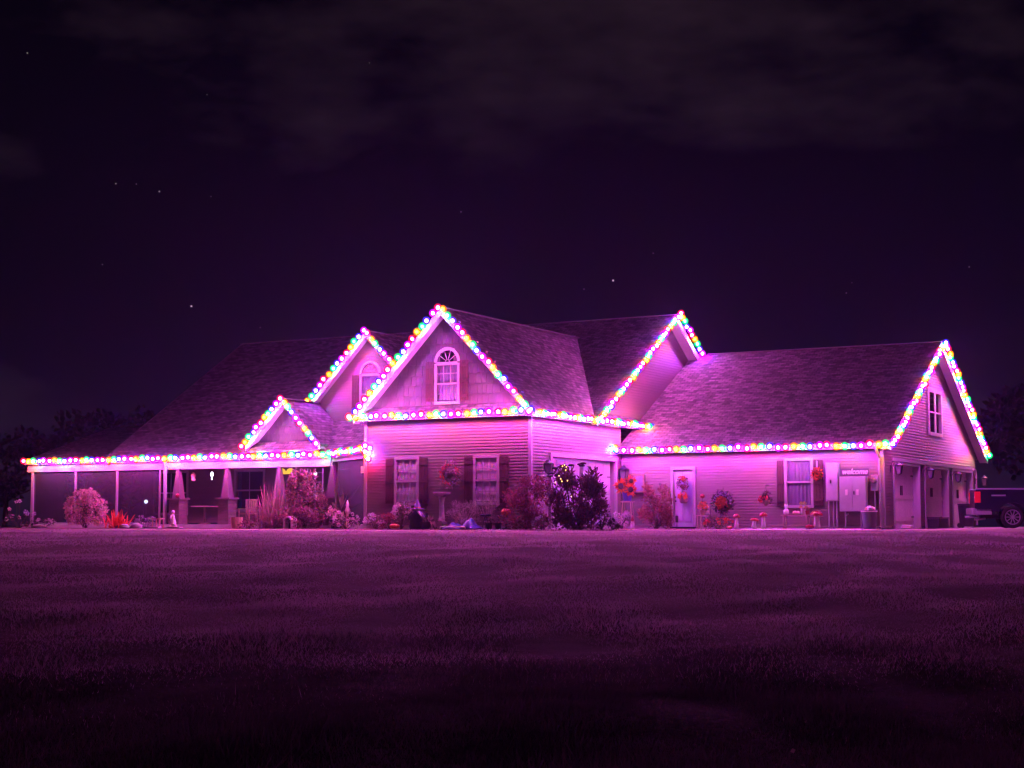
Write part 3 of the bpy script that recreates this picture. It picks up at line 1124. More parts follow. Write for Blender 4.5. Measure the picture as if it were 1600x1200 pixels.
def crown_points(rs, n, k, rx, ry, h, spread=.28, low=.15):
    c = lobes(rs, k, rx, ry, h, low)
    i = rs.integers(0, k, n)
    d = rs.normal(size=(n, 3))
    d /= np.linalg.norm(d, axis=1, keepdims=True)
    r = rs.uniform(.35, 1.0, n)[:, None] * spread
    P = c[i] + d * r * np.array([rx, ry, h * .6])
    P[:, 2] = np.clip(P[:, 2], .02, None)
    return P, d, c

def bush(name, label, cat, loc, rx, h, m, n=700, leaf=.10, width=.05, lob=14, seed=1, ry=None, stems=9, group=None, upward=.4, spread=.28, low=.15, m2=None, stem_mat=None):
    rs = np.random.default_rng(seed)
    ry = ry or rx
    root = empty(name, loc)
    tag(root, label, cat, group)
    P, d, c = crown_points(rs, n, lob, rx, ry, h, spread, low)
    D = d * .8 + rs.normal(size=d.shape) * .5 + np.array([0, 0, upward])
    V = leaf_arrays(P, D, np.full(n, leaf), np.full(n, width), rs)
    if m2 is not None:
        cut = rs.random(n) < .35
        Q = V.reshape(-1, 4, 3)
        quads_obj('foliage', Q[~cut].reshape(-1, 3), m, root)
        quads_obj('foliage', Q[cut].reshape(-1, 3), m2, root)
    else:
        quads_obj('foliage', V, m, root)
    mb = MB()
    for i in range(stems):
        q = c[i % lob]
        b = (rs.uniform(-.12, .12) * rx, rs.uniform(-.12, .12) * ry, -.03)
        mid = (q[0] * .45, q[1] * .45, q[2] * .5)
        mb.tube([b, mid, tuple(q)], [.016, .011, .005], 5)
    mb.obj('stems', stem_mat or M_STEM, root)
    return root

def bloom_ball(rs, m, r, n=40, petal=.05):
    d = rs.normal(size=(n, 3))
    d /= np.linalg.norm(d, axis=1, keepdims=True)
    P = d * r * .7
    V = leaf_arrays(P, d + rs.normal(size=d.shape) * .5, np.full(n, petal), np.full(n, petal * .8), rs)
    me = quads_obj('bloom', V, m).data
    bpy.data.objects.remove(bpy.data.objects[-1] if False else [o for o in bpy.data.objects if o.data == me][0])
    return me
_rs = np.random.default_rng(5)
BL_DRY = [bloom_ball(_rs, M_DRY, .11, 46, .075) for _ in range(2)]
BL_PALE = [bloom_ball(_rs, M_PALE, .07, 30, .05) for _ in range(2)]
BL_LILAC = [bloom_ball(_rs, M_LILAC, .06, 26, .05)]
BL_RED = [bloom_ball(_rs, M_REDP, .06, 26, .05)]
BL_ORANGE = [bloom_ball(_rs, M_LEAFO, .07, 34, .055)]

def blooms(root, meshes, pts, sc=(.7, 1.2), seed=1, name='bloom'):
    rr = random.Random(seed)
    for p in pts:
        s = rr.uniform(*sc)
        inst(name, rr.choice(meshes), root, p, (rr.uniform(0, 3), rr.uniform(0, 3), rr.uniform(0, 6)), (s, s, s))

def shell_pts(seed, n, rx, ry, h, zlow=.25, front=False):
    rr = random.Random(seed)
    out = []
    while len(out) < n:
        a = rr.uniform(0, 2 * math.pi)
        e = rr.uniform(zlow, 1.0)
        w = math.sqrt(max(.05, 1 - ((e - .45) / .6) ** 2))
        out.append((rx * w * math.cos(a) * rr.uniform(.8, 1), ry * w * math.sin(a) * rr.uniform(.8, 1), h * e))
    return out

# shrubs by the porch and the lawn edge on the left
b = bush('hydrangea_bush', 'round hydrangea covered in dried tan blooms before the screened porch', 'shrub', (-20.85, .95, .0), .80, 1.5, M_LEAFY, 500, .12, .07, 14, 3)
blooms(b, BL_DRY, shell_pts(4, 85, .82, .72, 1.5, .12), (.8, 1.35), 2)
rs = np.random.default_rng(9)
def spiky(name, label, loc, m, n, L, spread, seed, cat='plant', wid=.03, lean=.9, group=None):
    rs = np.random.default_rng(seed)
    root = empty(name, loc)
    tag(root, label, cat, group)
    V = []
    for i in range(n):
        a = rs.uniform(0, 2 * math.pi)
        e = rs.uniform(.25, 1.0)
        l = L * rs.uniform(.6, 1.1)
        base = np.array([rs.normal() * spread * .35, rs.normal() * spread * .35, 0])
        d = np.array([math.cos(a) * lean * (1.1 - e), math.sin(a) * lean * (1.1 - e), e])
        d /= np.linalg.norm(d)
        s = np.cross(d, [0, 0, 1.0])
        s = s / (np.linalg.norm(s) + 1e-6)
        p = [base + d * l * t - np.array([0, 0, .35 * l * (1 - e) * t * t]) for t in (0, .35, .7, 1.0)]
        w = [wid * .8, wid, wid * .7, .004]
        for j in range(3):
            V += [p[j] - s * w[j], p[j] + s * w[j], p[j + 1] + s * w[j + 1], p[j + 1] - s * w[j + 1]]
    o = quads_obj('blades', np.array(V), m, root)
    mb = MB()
    mb.lathe([(spread * .5, -.05), (spread * .4, .06), (.02, .12)], seg=8)
    mb.obj('crown_base', M_STEM, root)
    return root
spiky('spiky_plant', 'low bright red spiky plant beside the dried hydrangea', (-18.95, .75, .0), leaf_mat('scarlet_blade', (.75, .07, .03), .25), 130, .78, .55, 21, wid=.028, lean=1.3)
bush('grey_shrub', 'small pale grey mounded shrub right of the red spiky plant', 'shrub', (-17.75, 1.0, 0), .42, .5, leaf_mat('silver_leaf', (.30, .30, .33), .2), 420, .07, .035, 9, 6)
b = bush('flower_clump', 'sparse clump of tall pale flowers at the far left porch corner', 'flowers', (-24.6, 1.0, 0), .7, .55, M_LEAFD, 260, .10, .04, 8, 7)
for x, z in ((-.55, .75), (-.18, 1.05), (.02, 1.07), (.35, .62), (.9, .55), (-.3, .45), (.1, .40)):
    MB().tube([(x * .5, 0, 0), (x, .02, z)], .008, 4).obj('stalk', M_STEM, b)
blooms(b, BL_PALE, [(-.55, 0, .78), (-.18, 0, 1.08), (.02, 0, 1.1), (-.3, -.1, .48), (.1, -.1, .43), (-.7, 0, .35)], (.9, 1.2), 3)
blooms(b, BL_LILAC, [(.35, 0, .66), (.95, -.1, .58), (.40, .05, .58)], (1.2, 1.6), 4)
b = bush('flower_clump', 'low clump of mauve flowers between the left post and the hydrangea', 'flowers', (-22.9, .75, 0), .55, .36, M_LEAFD, 260, .08, .04, 8, 8)
blooms(b, BL_PALE, shell_pts(14, 12, .5, .4, .36, .5), (.6, .9), 5)
M_ROCK = mat('pale_rock', (.36, .33, .32), .9, var=.2, scale=6, bump=.4, bscale=12)
def rock(label, loc, sx, sy, sz, seed):
    rr = random.Random(seed)
    mb = MB()
    mb.ball((0, 0, sz * .55), 1.0, 9, 6, sx, sy, sz)
    mb.v = [(x * rr.uniform(.82, 1.1), y * rr.uniform(.82, 1.1), z * rr.uniform(.85, 1.05)) for x, y, z in mb.v]
    o = mb.obj('edging_rock', M_ROCK, None, loc, smooth=True)
    tag(o, label, 'rock', 'pale rocks edging the left bed')
rock('flat pale rock on the lawn edge under the mauve flowers', (-22.55, .1, -.03), .42, .25, .12, 1)
rock('pale rock left of pair under the grey shrub', (-18.25, .35, -.03), .24, .2, .13, 2)
rock('pale rock right of pair under the grey shrub', (-17.65, .35, -.03), .30, .2, .15, 3)
rock('small pale rock at the far left edge of the bed', (-24.9, .0, -.03), .2, .2, .12, 4)

spiky('yucca', 'tall arching spiky yucca before the middle porch column', (-11.75, 1.35, 0), leaf_mat('yucca_blade', (.30, .17, .15), .25), 190, 1.7, .75, 31, wid=.03, lean=.8)
bush('low_shrub', 'dark low shrub at the foot of the yucca', 'shrub', (-12.75, 1.1, 0), .5, .5, M_LEAFM, 300, .09, .05, 8, 32)
b = bush('porch_vine', 'dense leafy vine climbing to the porch beam beside the rightmost column', 'vine', (-10.72, 1.95, 0), .98, 2.25, M_LEAFY, 5200, .115, .07, 56, 33, ry=.42, spread=.2, low=.03, m2=M_LEAFM, stems=18)
mb = MB()
for i in range(5):
    x = -.7 + i * .35
    mb.box(x - .015, x + .015, .12, .145, 0, 2.25)
for i in range(6):
    z = .3 + i * .36
    mb.box(-.75, .75, .10, .119, z - .015, z + .015)
mb.obj('trellis', M_TRIM, b)
bush('leafy_plant', 'tangled low foliage under the climbing vine', 'plant', (-10.6, 1.25, 0), .95, .75, M_LEAFY, 1100, .10, .06, 18, 34, ry=.4, m2=M_LEAFM)
b = spiky('banana_plant', 'tall potted plant with drooping broad leaves in the entry', (-8.95, 1.55, .3), leaf_mat('broad_leaf', (.12, .12, .06), .3), 16, 1.75, .2, 35, wid=.09, lean=.75)
MB().lathe([(.17, -.3), (.24, .02), (.25, .06), (.21, .06), (.19, .0)], seg=12).obj('pot', M_BLACK, b)
b = bush('flower_clump', 'pale lilac flowers massed left of the front wall corner', 'flowers', (-7.45, -.1, 0), .55, .62, M_LEAF, 320, .09, .04, 10, 36)
blooms(b, BL_PALE, shell_pts(16, 34, .55, .45, .62, .2), (.6, 1.0), 6)
bush('potted_shrub', 'tan potted grass left of the lilac flowers by the entry', 'plant', (-8.35, .55, .2), .32, .55, M_DRY, 320, .12, .03, 8, 37, upward=1.2)
MB().lathe([(.15, 0), (.21, .28), (.22, .32), (.18, .32)], (-8.35, .55, 0), 12).obj('flower_pot', M_BLACK)
tag(bpy.data.objects['flower_pot'], 'black pot holding the tan grass by the entry', 'pot')

# bed under the two front windows
b = bush('flower_clump', 'low pale flowers under the wall left of the left window', 'flowers', (-5.75, -.75, 0), .45, .5, M_LEAF, 280, .08, .04, 9, 41)
blooms(b, BL_PALE, shell_pts(17, 30, .45, .4, .5, .3), (.6, 1.0), 7)
b = bush('hydrangea_bush', 'white blooming hydrangea reaching the left front window sill', 'shrub', (-4.82, -.5, 0), .36, .82, M_LEAF, 260, .10, .06, 8, 42)
blooms(b, BL_PALE, shell_pts(18, 26, .36, .34, .85, .4), (.9, 1.3), 8)
bush('red_mum', 'red leafed mum below the white hydrangea', 'flowers', (-4.95, -1.05, 0), .34, .5, M_LEAFR, 420, .07, .045, 9, 43)
bush('twiggy_shrub', 'bare grey twiggy shrub between the two front windows', 'shrub', (-2.15, -.8, 0), .55, .85, M_TWIG, 900, .16, .012, 16, 44, stems=16, upward=.9, stem_mat=M_TWIG)
bush('fern', 'yellowish low plant behind the black witch figure', 'plant', (-4.25, -.55, 0), .3, .65, leaf_mat('yellow_leaf', (.32, .26, .10), .3), 200, .12, .03, 7, 45, upward=1.0)
bush('sedge_plant', 'tuft of tan grass between the log and the birdbath', 'plant', (-3.0, -1.25, 0), .28, .4, M_DRY, 220, .14, .02, 7, 46, upward=1.4)
bush('twiggy_shrub', 'bare grey twigs in front of the right front window', 'shrub', (-1.35, -.55, 0), .42, 1.05, M_TWIG, 420, .2, .012, 12, 47, stems=12, upward=.9, stem_mat=M_TWIG)
bush('burning_bush', 'wide burgundy bush at the right corner of the front wall', 'shrub', (.52, -1.15, 0), 1.02, 1.65, M_LEAFM, 3400, .10, .05, 26, 48, ry=.7, stems=14, low=.08, m2=M_LEAFR, upward=.7)
b = bush('sunflower_bush', 'big dark bush with drooping seed heads before the garage door', 'shrub', (2.28, -1.05, 0), 1.0, 2.0, leaf_mat('brown_leaf', (.14, .07, .075)), 4300, .17, .055, 46, 49, ry=.75, stems=26, low=.02, m2=M_LEAFM, upward=.9, spread=.22)
rr = random.Random(12)
heads = [(-.78, 1.98), (-.66, 2.02), (-.52, 2.06), (-.36, 2.05), (-.80, 1.72), (-.64, 1.76), (-.12, 2.06), (.02, 2.10), (.12, 2.05), (.20, 2.12), (-.92, 1.82), (-.5, 1.9)]
for x, z in heads:
    y = rr.uniform(-.4, .3)
    MB().tube([(x * .35, y * .4, .2), (x * .8, y * .9, z * .7), (x, y, z)], .012, 5).obj('stalk', M_STEM, b)
    MB().lathe([(.02, -.03), (.095, -.02), (.11, .015), (.06, .04), (.01, .045)], (x, y, z), 9).obj('seed_head', M_LEAFD, b)
for x, z in ((.55, 1.95), (.62, 1.62), (.82, 1.72), (.80, 1.35), (.9, 1.5)):
    MB().tube([(x * .5, 0, .5), (x, -.1, z)], .008, 4).obj('stalk', M_STEM, b)
    P = np.array([(x, -.1, z - .05 * i) for i in range(9)])
    quads_obj('leaf_spray', leaf_arrays(P, np.random.default_rng(int(x * 100)).normal(size=(9, 3)), np.full(9, .12), np.full(9, .05), np.random.default_rng(3)), M_LEAFD, b)
bush('dwarf_conifer', 'small dark upright conifer right of the big dark bush', 'shrub', (3.05, -.85, 0), .26, .95, M_LEAFD, 700, .06, .025, 12, 50, low=.05)
bush('dwarf_conifer', 'knee high dark ball shrub at the right end of the bed', 'shrub', (3.5, -1.0, 0), .24, .34, M_LEAFD, 420, .06, .03, 8, 51, low=.1)
b = bush('flower_clump', 'small pale flowers in front of the burgundy bush', 'flowers', (1.45, -1.95, 0), .38, .42, M_LEAF, 240, .07, .035, 8, 52)
blooms(b, BL_PALE, shell_pts(19, 18, .36, .3, .42, .3), (.5, .8), 9)
bush('burning_bush', 'rust red bush left of the white service door', 'shrub', (1.92, 6.05, 0), .64, 1.5, M_LEAFR, 2600, .11, .05, 26, 53, stems=14, low=.05, m2=M_LEAFY, upward=.9)
b = bush('flower_clump', 'low mixed flowers along the wing wall right of the door', 'flowers', (4.2, 6.45, 0), .62, .42, M_LEAF, 420, .08, .04, 10, 54, ry=.3)
blooms(b, BL_RED, shell_pts(20, 14, .6, .3, .42, .4), (.5, .9), 10)
blooms(b, BL_ORANGE, shell_pts(21, 12, .6, .3, .40, .4), (.5, .9), 11)

# warm fairy lights wound through the big dark bush
fl = empty('fairy_lights', (1.75, -1.72, 1.4))
tag(fl, 'warm yellow fairy lights wound in the top of the dark bush', 'fairy lights')
fm = MB().ball((0, 0, 0), .018, 6, 4).mesh('bulb', glow_mat('fairy_yellow', (1.0, .62, .10), 5.0))
pts = []
rr = random.Random(5)
for x, z in ((.30, .62), (.36, .66), (.42, .60), (.38, .50), (.16, .32), (.20, .22), (.12, .10), (.30, .14), (.44, .16), (.62, -.35)):
    p = (x, rr.uniform(-.1, .15), z)
    pts.append(p)
    inst('bulb', fm, fl, p)
MB().tube(pts, .004, 3).obj('wire', M_WIRE, fl)

# ------------------------------------------------------------------ background trees
M_LEAFB = leaf_mat('night_tree_leaf', (.018, .018, .014))
def tree(label, x, y, h, rad, seed, m=M_LEAFB, n=2600):
    rs = np.random.default_rng(seed)
    zb = gz(x, y)
    root = empty('background_tree', (x, y, zb))
    tag(root, label, 'tree', 'dark trees behind the house')
    mb = MB()
    mb.tube([(0, 0, -.3), (.1, .05, h * .25), (0, .1, h * .5), (.1, 0, h * .8)], [h * .03, h * .024, h * .016, h * .006], 8)
    P, d, c = crown_points(rs, n, 34, rad, rad, h * .8, .26, .1)
    P[:, 2] += h * .2
    c = c + np.array([0, 0, h * .2])
    for q in c[:18]:
        mb.tube([(0, .05, max(.2 * h, q[2] * .55)), tuple(q * np.array([.5, .5, .8])), tuple(q)], [h * .012, h * .008, h * .003], 5)
    mb.obj('trunk', M_BARK, root)
    V = leaf_arrays(P, d + rs.normal(size=d.shape) * .6, np.full(n, h * .065), np.full(n, h * .045), rs)
    quads_obj('crown', V, m, root)
tree('round topped dark tree beyond the left end of the porch', -62.5, 47.5, 9.4, 5.2, 61)
tree('low dark tree at the far left edge of the picture', -82, 55, 8.6, 6.5, 62)
tree('dark tree at the left between the two tree tops', -74, 62, 7.2, 5.0, 63)
tree('tall dark tree rising behind the right end of the wing', 5.5, 66, 10.5, 5.6, 64)
tree('broad dark tree at the right edge behind the truck', 14.5, 58, 8.6, 5.5, 65)
tree('dark tree furthest right behind the parked truck', 23, 62, 8.0, 5.5, 66)
# ------------------------------------------------------------------ things
def paint(name, col, rough=.5, **kw):
    return mat(name, col, rough, **kw)
M_ORANGE = paint('pumpkin_skin', (.62, .15, .03), .5, var=.15, scale=6)
M_PINKP = paint('pale_pumpkin_skin', (.66, .40, .28), .5, var=.12, scale=6)
M_REDG = paint('red_glaze', (.22, .010, .016), .3, var=.1, scale=5)
M_WHITEG = paint('white_glaze', (.70, .66, .64), .4, var=.06, scale=5)
M_BLUE = paint('blue_enamel', (.07, .07, .30), .35)
M_WOOD = paint('weathered_wood', (.24, .16, .11), .8, var=.3, scale=8, bump=.3, bscale=20)
M_WOODP = paint('pale_wood', (.45, .34, .28), .8, var=.2, scale=8)
M_CLOTH = paint('black_cloth', (.014, .012, .020), .55, var=.3, scale=10)
M_SATIN = paint('violet_satin', (.22, .16, .42), .25, var=.2, scale=9)
M_TARP = paint('blue_tarp', (.05, .045, .26), .28, var=.3, scale=6)
M_RUBBER = paint('tyre_rubber', (.015, .015, .016), .8)
M_CHROME = paint('brushed_alloy', (.42, .42, .46), .35, metal=.35)

def pumpkin(label, loc, r, m=M_ORANGE, name='pumpkin', group='pumpkins around the house'):
    root = empty(name, loc)
    tag(root, label, 'pumpkin', group)
    prof = [(.12, .03), (.6, .0), (.92, .25), (1, .55), (.9, .9), (.55, 1.12), (.12, 1.06)]
    MB().lathe([(a * r, b * r * .8) for a, b in prof], seg=24, ribs=8, rib=.06).obj('shell', m, root, smooth=True)
    MB().tube([(0, 0, r * .84), (.03 * r, 0, r * 1.05), (.18 * r, 0, r * 1.2)], [r * .12, r * .09, r * .07], 6).obj('stalk', M_STEM, root)
    return root
pumpkin('salmon pumpkin on the mulch under the left front window', (-4.55, -1.35, .02), .17)
pumpkin('small orange pumpkin at the lawn edge below the mum basket', (4.82, 5.9, 0), .10)
pumpkin('red pumpkin on the ground under the toadstool', (7.66, 6.15, .0), .16, M_REDG)

# witch figure: cloak, head under a brimmed pointed hat
w = empty('witch_figure', (-3.70, -1.15, .0))
tag(w, 'squat black witch figure in pointed hat below the left window', 'garden figure')
MB().lathe([(.30, .0), (.335, .10), (.31, .35), (.29, .50), (.20, .60), (.10, .63)], seg=18, ribs=9, rib=.05).obj('cloak', M_CLOTH, w, smooth=True)
MB().ball((0, -.03, .66), .10, 10, 7).obj('head', paint('witch_face', (.20, .26, .12), .6), w, smooth=True)
MB().lathe([(.24, .0), (.25, .012), (.115, .03), (.10, .10), (.06, .22), (.02, .30), (.004, .34)], (-.04, -.02, .68), 16).obj('hat', M_SATIN, w, smooth=True)
MB().lathe([(.123, .0), (.120, .035), (.112, .035)], (-.04, -.02, .708), 16).obj('hat_band', M_ORANGE, w)
MB().tube([(.12, -.16, .58), (.25, -.20, .48), (.30, -.16, .36)], [.05, .06, .05], 8).obj('sleeve', M_SATIN, w)
MB().tube([(-.14, -.18, .58), (-.25, -.2, .45), (-.28, -.16, .33)], [.05, .06, .05], 8).obj('sleeve', M_CLOTH, w)
MB().tube([(.02, -.17, .62), (.15, -.24, .56), (.27, -.26, .44)], [.02, .035, .02], 6).obj('scarf', M_WHITEG, w)

# pedestal planter on the wall side
w = empty('birdbath', (-3.05, -.72, 0))
tag(w, 'stone pedestal birdbath under the wall wreath', 'birdbath')
MB().lathe([(.19, .0), (.20, .08), (.12, .14), (.09, .55), (.075, .85), (.10, 1.05), (.13, 1.10)], seg=14).obj('pedestal', M_ROCK, w, smooth=True)
MB().lathe([(.10, 1.10), (.26, 1.17), (.31, 1.22), (.30, 1.235), (.24, 1.20), (.06, 1.17)], seg=18).obj('bowl', M_ROCK, w, smooth=True)
w = empty('planter_tub', (-3.36, -1.25, 0))
tag(w, 'low dark tub with a squat plant right of the witch', 'planter')
MB().lathe([(.17, 0), (.21, .2), (.215, .24), (.17, .24)], seg=14).obj('tub', M_BLACK, w)
rs = np.random.default_rng(71)
P, d, c = crown_points(rs, 160, 6, .2, .2, .22)
P[:, 2] += .2
quads_obj('foliage', leaf_arrays(P, d + np.array([0, 0, .6]), np.full(160, .07), np.full(160, .04), rs), M_LEAF, w)
w = empty('log_round', (-2.66, -1.35, .14))
tag(w, 'short pale sawn log lying on its side by the birdbath', 'log')
MB().tube([(0, -.18, 0), (0, .18, .0)], .135, 14).obj('bark', M_BARK, w)
MB().tube([(0, -.196, 0), (0, -.182, 0)], .122, 14).obj('sawn_face', M_WOODP, w)

# crumpled blue cover on the bed and a hose on the grass
rs = np.random.default_rng(72)
nx, ny = 34, 16
g = []
for i in range(nx):
    for j in range(ny):
        u, v = i / (nx - 1), j / (ny - 1)
        hh = (.34 * math.exp(-((u - .72) / .17) ** 2) + .20 * math.exp(-((u - .25) / .2) ** 2)) * math.sin(math.pi * v) ** .8
        fold = .03 * math.sin(u * 31 + v * 5) * math.sin(v * 3.14) + .02 * math.sin(u * 57 - v * 9)
        g.append(((u - .5) * 1.3, (v - .5) * .75 + .04 * math.sin(u * 14), max(.012, hh + fold * (hh * 3 + .2))))
f = [(i * ny + j, (i + 1) * ny + j, (i + 1) * ny + j + 1, i * ny + j + 1) for i in range(nx - 1) for j in range(ny - 1)]
mb = MB()
mb.add(g, f)
o = mb.obj('crumpled_tarp', M_TARP, None, (-1.62, -1.72, .01), smooth=True)
so = o.modifiers.new('thick', 'SOLIDIFY')
so.thickness = .012
tag(o, 'crumpled shiny blue tarp heaped on the bed edge', 'tarp')
o = MB().tube([(-.55, .02, .0), (-.50, -.03, .05), (-.3, .0, .06), (0, -.02, .045), (.25, .02, .05), (.42, -.02, .04), (.46, -.05, 0)], .022, 8).obj('garden_hose', M_WHITEG, None, (-1.55, -2.42, .03), smooth=True)
tag(o, 'pale curved hose lying on the grass before the blue tarp', 'hose')
# dish on a stand, two pots, pumpkin lantern on a post
w = empty('black_dish', (-1.18, -.98, 0))
tag(w, 'wide black dish on a thin stand right of the twiggy shrub', 'garden ornament')
MB().lathe([(.05, .40), (.17, .43), (.21, .48), (.20, .49), (.05, .45)], seg=16).obj('dish', M_BLACK, w)
for a in (0, 2.1, 4.2):
    MB().tube([(.03 * math.cos(a), .03 * math.sin(a), .42), (.14 * math.cos(a), .14 * math.sin(a), 0)], .012, 5).obj('leg', M_BLACK, w)
def pot(label, loc, r, h, m, plant=None, n=120, seed=1, name='flower_pot'):
    root = empty(name, loc)
    tag(root, label, 'pot', 'flower pots by the walls')
    MB().lathe([(r * .7, 0), (r * .98, h * .9), (r * 1.06, h * .9), (r * 1.06, h), (r * .9, h), (r * .85, h * .85)], seg=14).obj('pot', m, root)
    if plant is not None:
        rs = np.random.default_rng(seed)
        P, d, c = crown_points(rs, n, 6, r * 1.2, r * 1.2, r * 2.0)
        P[:, 2] += h * .85
        quads_obj('foliage', leaf_arrays(P, d + np.array([0, 0, .7]), np.full(n, r * .55), np.full(n, r * .25), rs), plant, root)
    return root
pot('left one of two small black pots by the orange lantern', (-.92, -1.2, 0), .13, .2, M_BLACK, M_LEAFD, 90, 73)
pot('right one of two small black pots by the orange lantern', (-.60, -1.15, 0), .13, .2, M_BLACK, M_LEAFD, 90, 74)
w = empty('pumpkin_lantern', (-.32, -1.12, 0))
tag(w, 'orange pumpkin lantern on a short black post', 'lantern')
MB().lathe([(.16, 0), (.17, .03), (.04, .05), (.035, .42), (.09, .45)], seg=12).obj('post', M_BLACK, w)
MB().lathe([(a * .17, .44 + b * .15) for a, b in [(.3, .0), (.75, .1), (1, .6), (.95, 1.1), (.6, 1.5), (.15, 1.5)]], seg=20, ribs=7, rib=.06).obj('pumpkin', M_ORANGE, w, smooth=True)
MB().torus((0, 0, .74), .06, .012, 14, 6).obj('handle', M_REDG, w)
o = MB().box(-.2, .2, -.04, .04, 0, .42).obj('plank', M_WOODP, None, (.02, -.85, 0), .5)
tag(o, 'short upright pale board behind the orange lantern', 'board')

# ------------------------------------------------------------------ wreaths and door pieces
def wreath(label, loc, rz, r, thick, m, accents=(), n=260, leaf=.09, seed=1, loop=None, name='wreath', cat='wreath', w_=.05):
    rs = np.random.default_rng(seed)
    root = empty(name, loc, rz)
    tag(root, label, cat)
    MB().torus((0, 0, 0), r, thick * .45, 22, 6).obj('ring', M_STEM, root)
    t = rs.uniform(0, 2 * math.pi, n)
    a = rs.uniform(0, 2 * math.pi, n)
    q = r + thick * np.cos(a) * rs.uniform(.3, 1, n)
    P = np.stack([q * np.cos(t), thick * np.sin(a) * .6 - thick * .5, q * np.sin(t)], 1)
    D = np.stack([np.cos(t) * np.cos(a), -np.abs(np.sin(a)) - .2, np.sin(t) * np.cos(a)], 1) + rs.normal(size=(n, 3)) * .5
    quads_obj('foliage', leaf_arrays(P, D, np.full(n, leaf), np.full(n, w_), rs), m, root)
    for ms, ang, cnt in accents:
        for i in range(cnt):
            b = R(ang) + (i - cnt / 2) * .42
            inst('bloom', random.Random(seed + i).choice(ms), root, (r * math.cos(b), -thick, r * math.sin(b)), (i, i * 2, i), (1.1, 1.1, 1.1))
    if loop:
        MB().beam((0, -.02, r), (0, -.02, r + loop), .04, .01, (0, 1, 0)).obj('ribbon', M_TRIM, root)
    return root
wreath('large grapevine wreath with pink bows on the front wall', (-3.05, -.10, 1.86), 0, .32, .12, M_TWIG, ((BL_RED, 150, 5), (BL_RED, 250, 4), (BL_LILAC, 320, 5), (BL_RED, 20, 3)), 620, .16, 81, loop=.16, w_=.02)
wreath('autumn wreath of cream and rust blooms on the white door', (2.55, 7.10, 1.66), 0, .17, .08, M_LEAFR, ((BL_PALE, 200, 4), (BL_PALE, 20, 3), (BL_ORANGE, 90, 3)), 220, .09, 82, loop=.24)
wreath('orange wreath with white ribbon on the burgundy shutter', (7.66, 7.05, 1.92), 0, .14, .06, M_LEAFO, (), 220, .09, 83, loop=.32)
w = wreath('big basket of orange mums ringed with dark leaves on an easel', (4.25, 6.78, .95), 0, .30, .12, M_LEAFD, ((BL_LILAC, 60, 5), (BL_LILAC, 130, 5)), 420, .12, 84, name='mum_basket', cat='flowers')
blooms(w, BL_ORANGE, [(.20 * math.sqrt((i + .5) / 30) * math.cos(i * 2.4) - .03, -.14, .20 * math.sqrt((i + .5) / 30) * math.sin(i * 2.4) - .02) for i in range(30)], (.7, 1.0), 12)
for x, y in ((-.25, -.1), (.25, -.1), (0, .25)):
    MB().tube([(x * .3, 0, -.15), (x, y, -.95)], .018, 5).obj('easel_leg', M_WOOD, w)
# hanging basket on the door
w = empty('door_basket', (2.57, 7.09, .92))
tag(w, 'brown wall basket with orange bow hanging on the white door', 'basket')
MB().lathe([(.10, 0), (.16, .06), (.18, .26), (.19, .28), (.15, .28)], seg=12, sy=.5).obj('basket', M_WOOD, w)
MB().torus((0, -.02, .28), .15, .014, 20, 6).obj('handle', M_WOOD, w)
for a in (-1, 1):
    MB().add([(0, -.11, .26), (a * .17, -.13, .36), (a * .20, -.12, .20), (a * .08, -.12, .14)], [(0, 1, 2, 3)]).obj('bow_loop', M_LEAFO, w)
blooms(w, BL_ORANGE, [(.0, -.12, .28), (-.08, -.1, .33), (.07, -.1, .36)], (.7, .9), 13)
w = empty('stake_sign', (2.95, 5.55, 0))
tag(w, 'thin black garden stake standing before the white door', 'stake')
MB().tube([(0, 0, -.05), (0, 0, .5)], .012, 5).obj('stake', M_BLACK, w)
MB().box(-.05, .05, -.012, .012, .22, .46).obj('plate', M_BLACK, w)

# flower bucket stand in the corner
w = empty('flower_stand', (.62, 6.42, 0))
tag(w, 'wooden stand with blue bucket and two big orange sunflowers', 'flower stand')
for x, y in ((-.22, -.12), (.22, -.12), (-.2, .15), (.2, .15)):
    MB().tube([(x, y, 0), (x * .75, y * .7, .98)], .022, 5).obj('leg', M_WOODP, w)
MB().box(-.22, .22, -.15, .15, .96, 1.0).obj('top', M_WOODP, w)
MB().lathe([(.14, 1.0), (.19, 1.30), (.20, 1.30), (.20, 1.32), (.17, 1.32)], seg=14).obj('bucket', M_BLUE, w)
def big_flower(root, c, r, seed):
    rs = np.random.default_rng(seed)
    n = 40
    t = np.linspace(0, 4 * math.pi, n)
    D = np.stack([np.cos(t), np.full(n, -.15), np.sin(t)], 1) + rs.normal(size=(n, 3)) * .08
    P = np.array(c) + D * r * .35
    f = quads_obj('petals', leaf_arrays(P, D, np.full(n, r * .8), np.full(n, r * .3), rs), M_LEAFO, root)
    MB().ball((c[0], c[1] - .03, c[2]), r * .42, 10, 6, 1, .4, 1).obj('flower_centre', M_LEAFD, root)
big_flower(w, (-.16, -.2, 1.55), .27, 1)
big_flower(w, (.24, -.22, 1.42), .25, 2)
big_flower(w, (.22, -.12, 1.74), .20, 3)
rs = np.random.default_rng(75)
P, d, c = crown_points(rs, 200, 7, .3, .2, .5)
P[:, 2] += 1.25
quads_obj('foliage', leaf_arrays(P, d, np.full(200, .12), np.full(200, .05), rs), M_LEAFR, w)
bush('flower_clump', 'greyish leafy clump under the flower stand', 'flowers', (.55, 6.1, 0), .42, .6, M_PALE, 380, .08, .03, 9, 76, ry=.3)
w = empty('garden_gnome', (1.12, 5.75, 0))
tag(w, 'small garden gnome with red pointed hat near the flower stand', 'gnome')
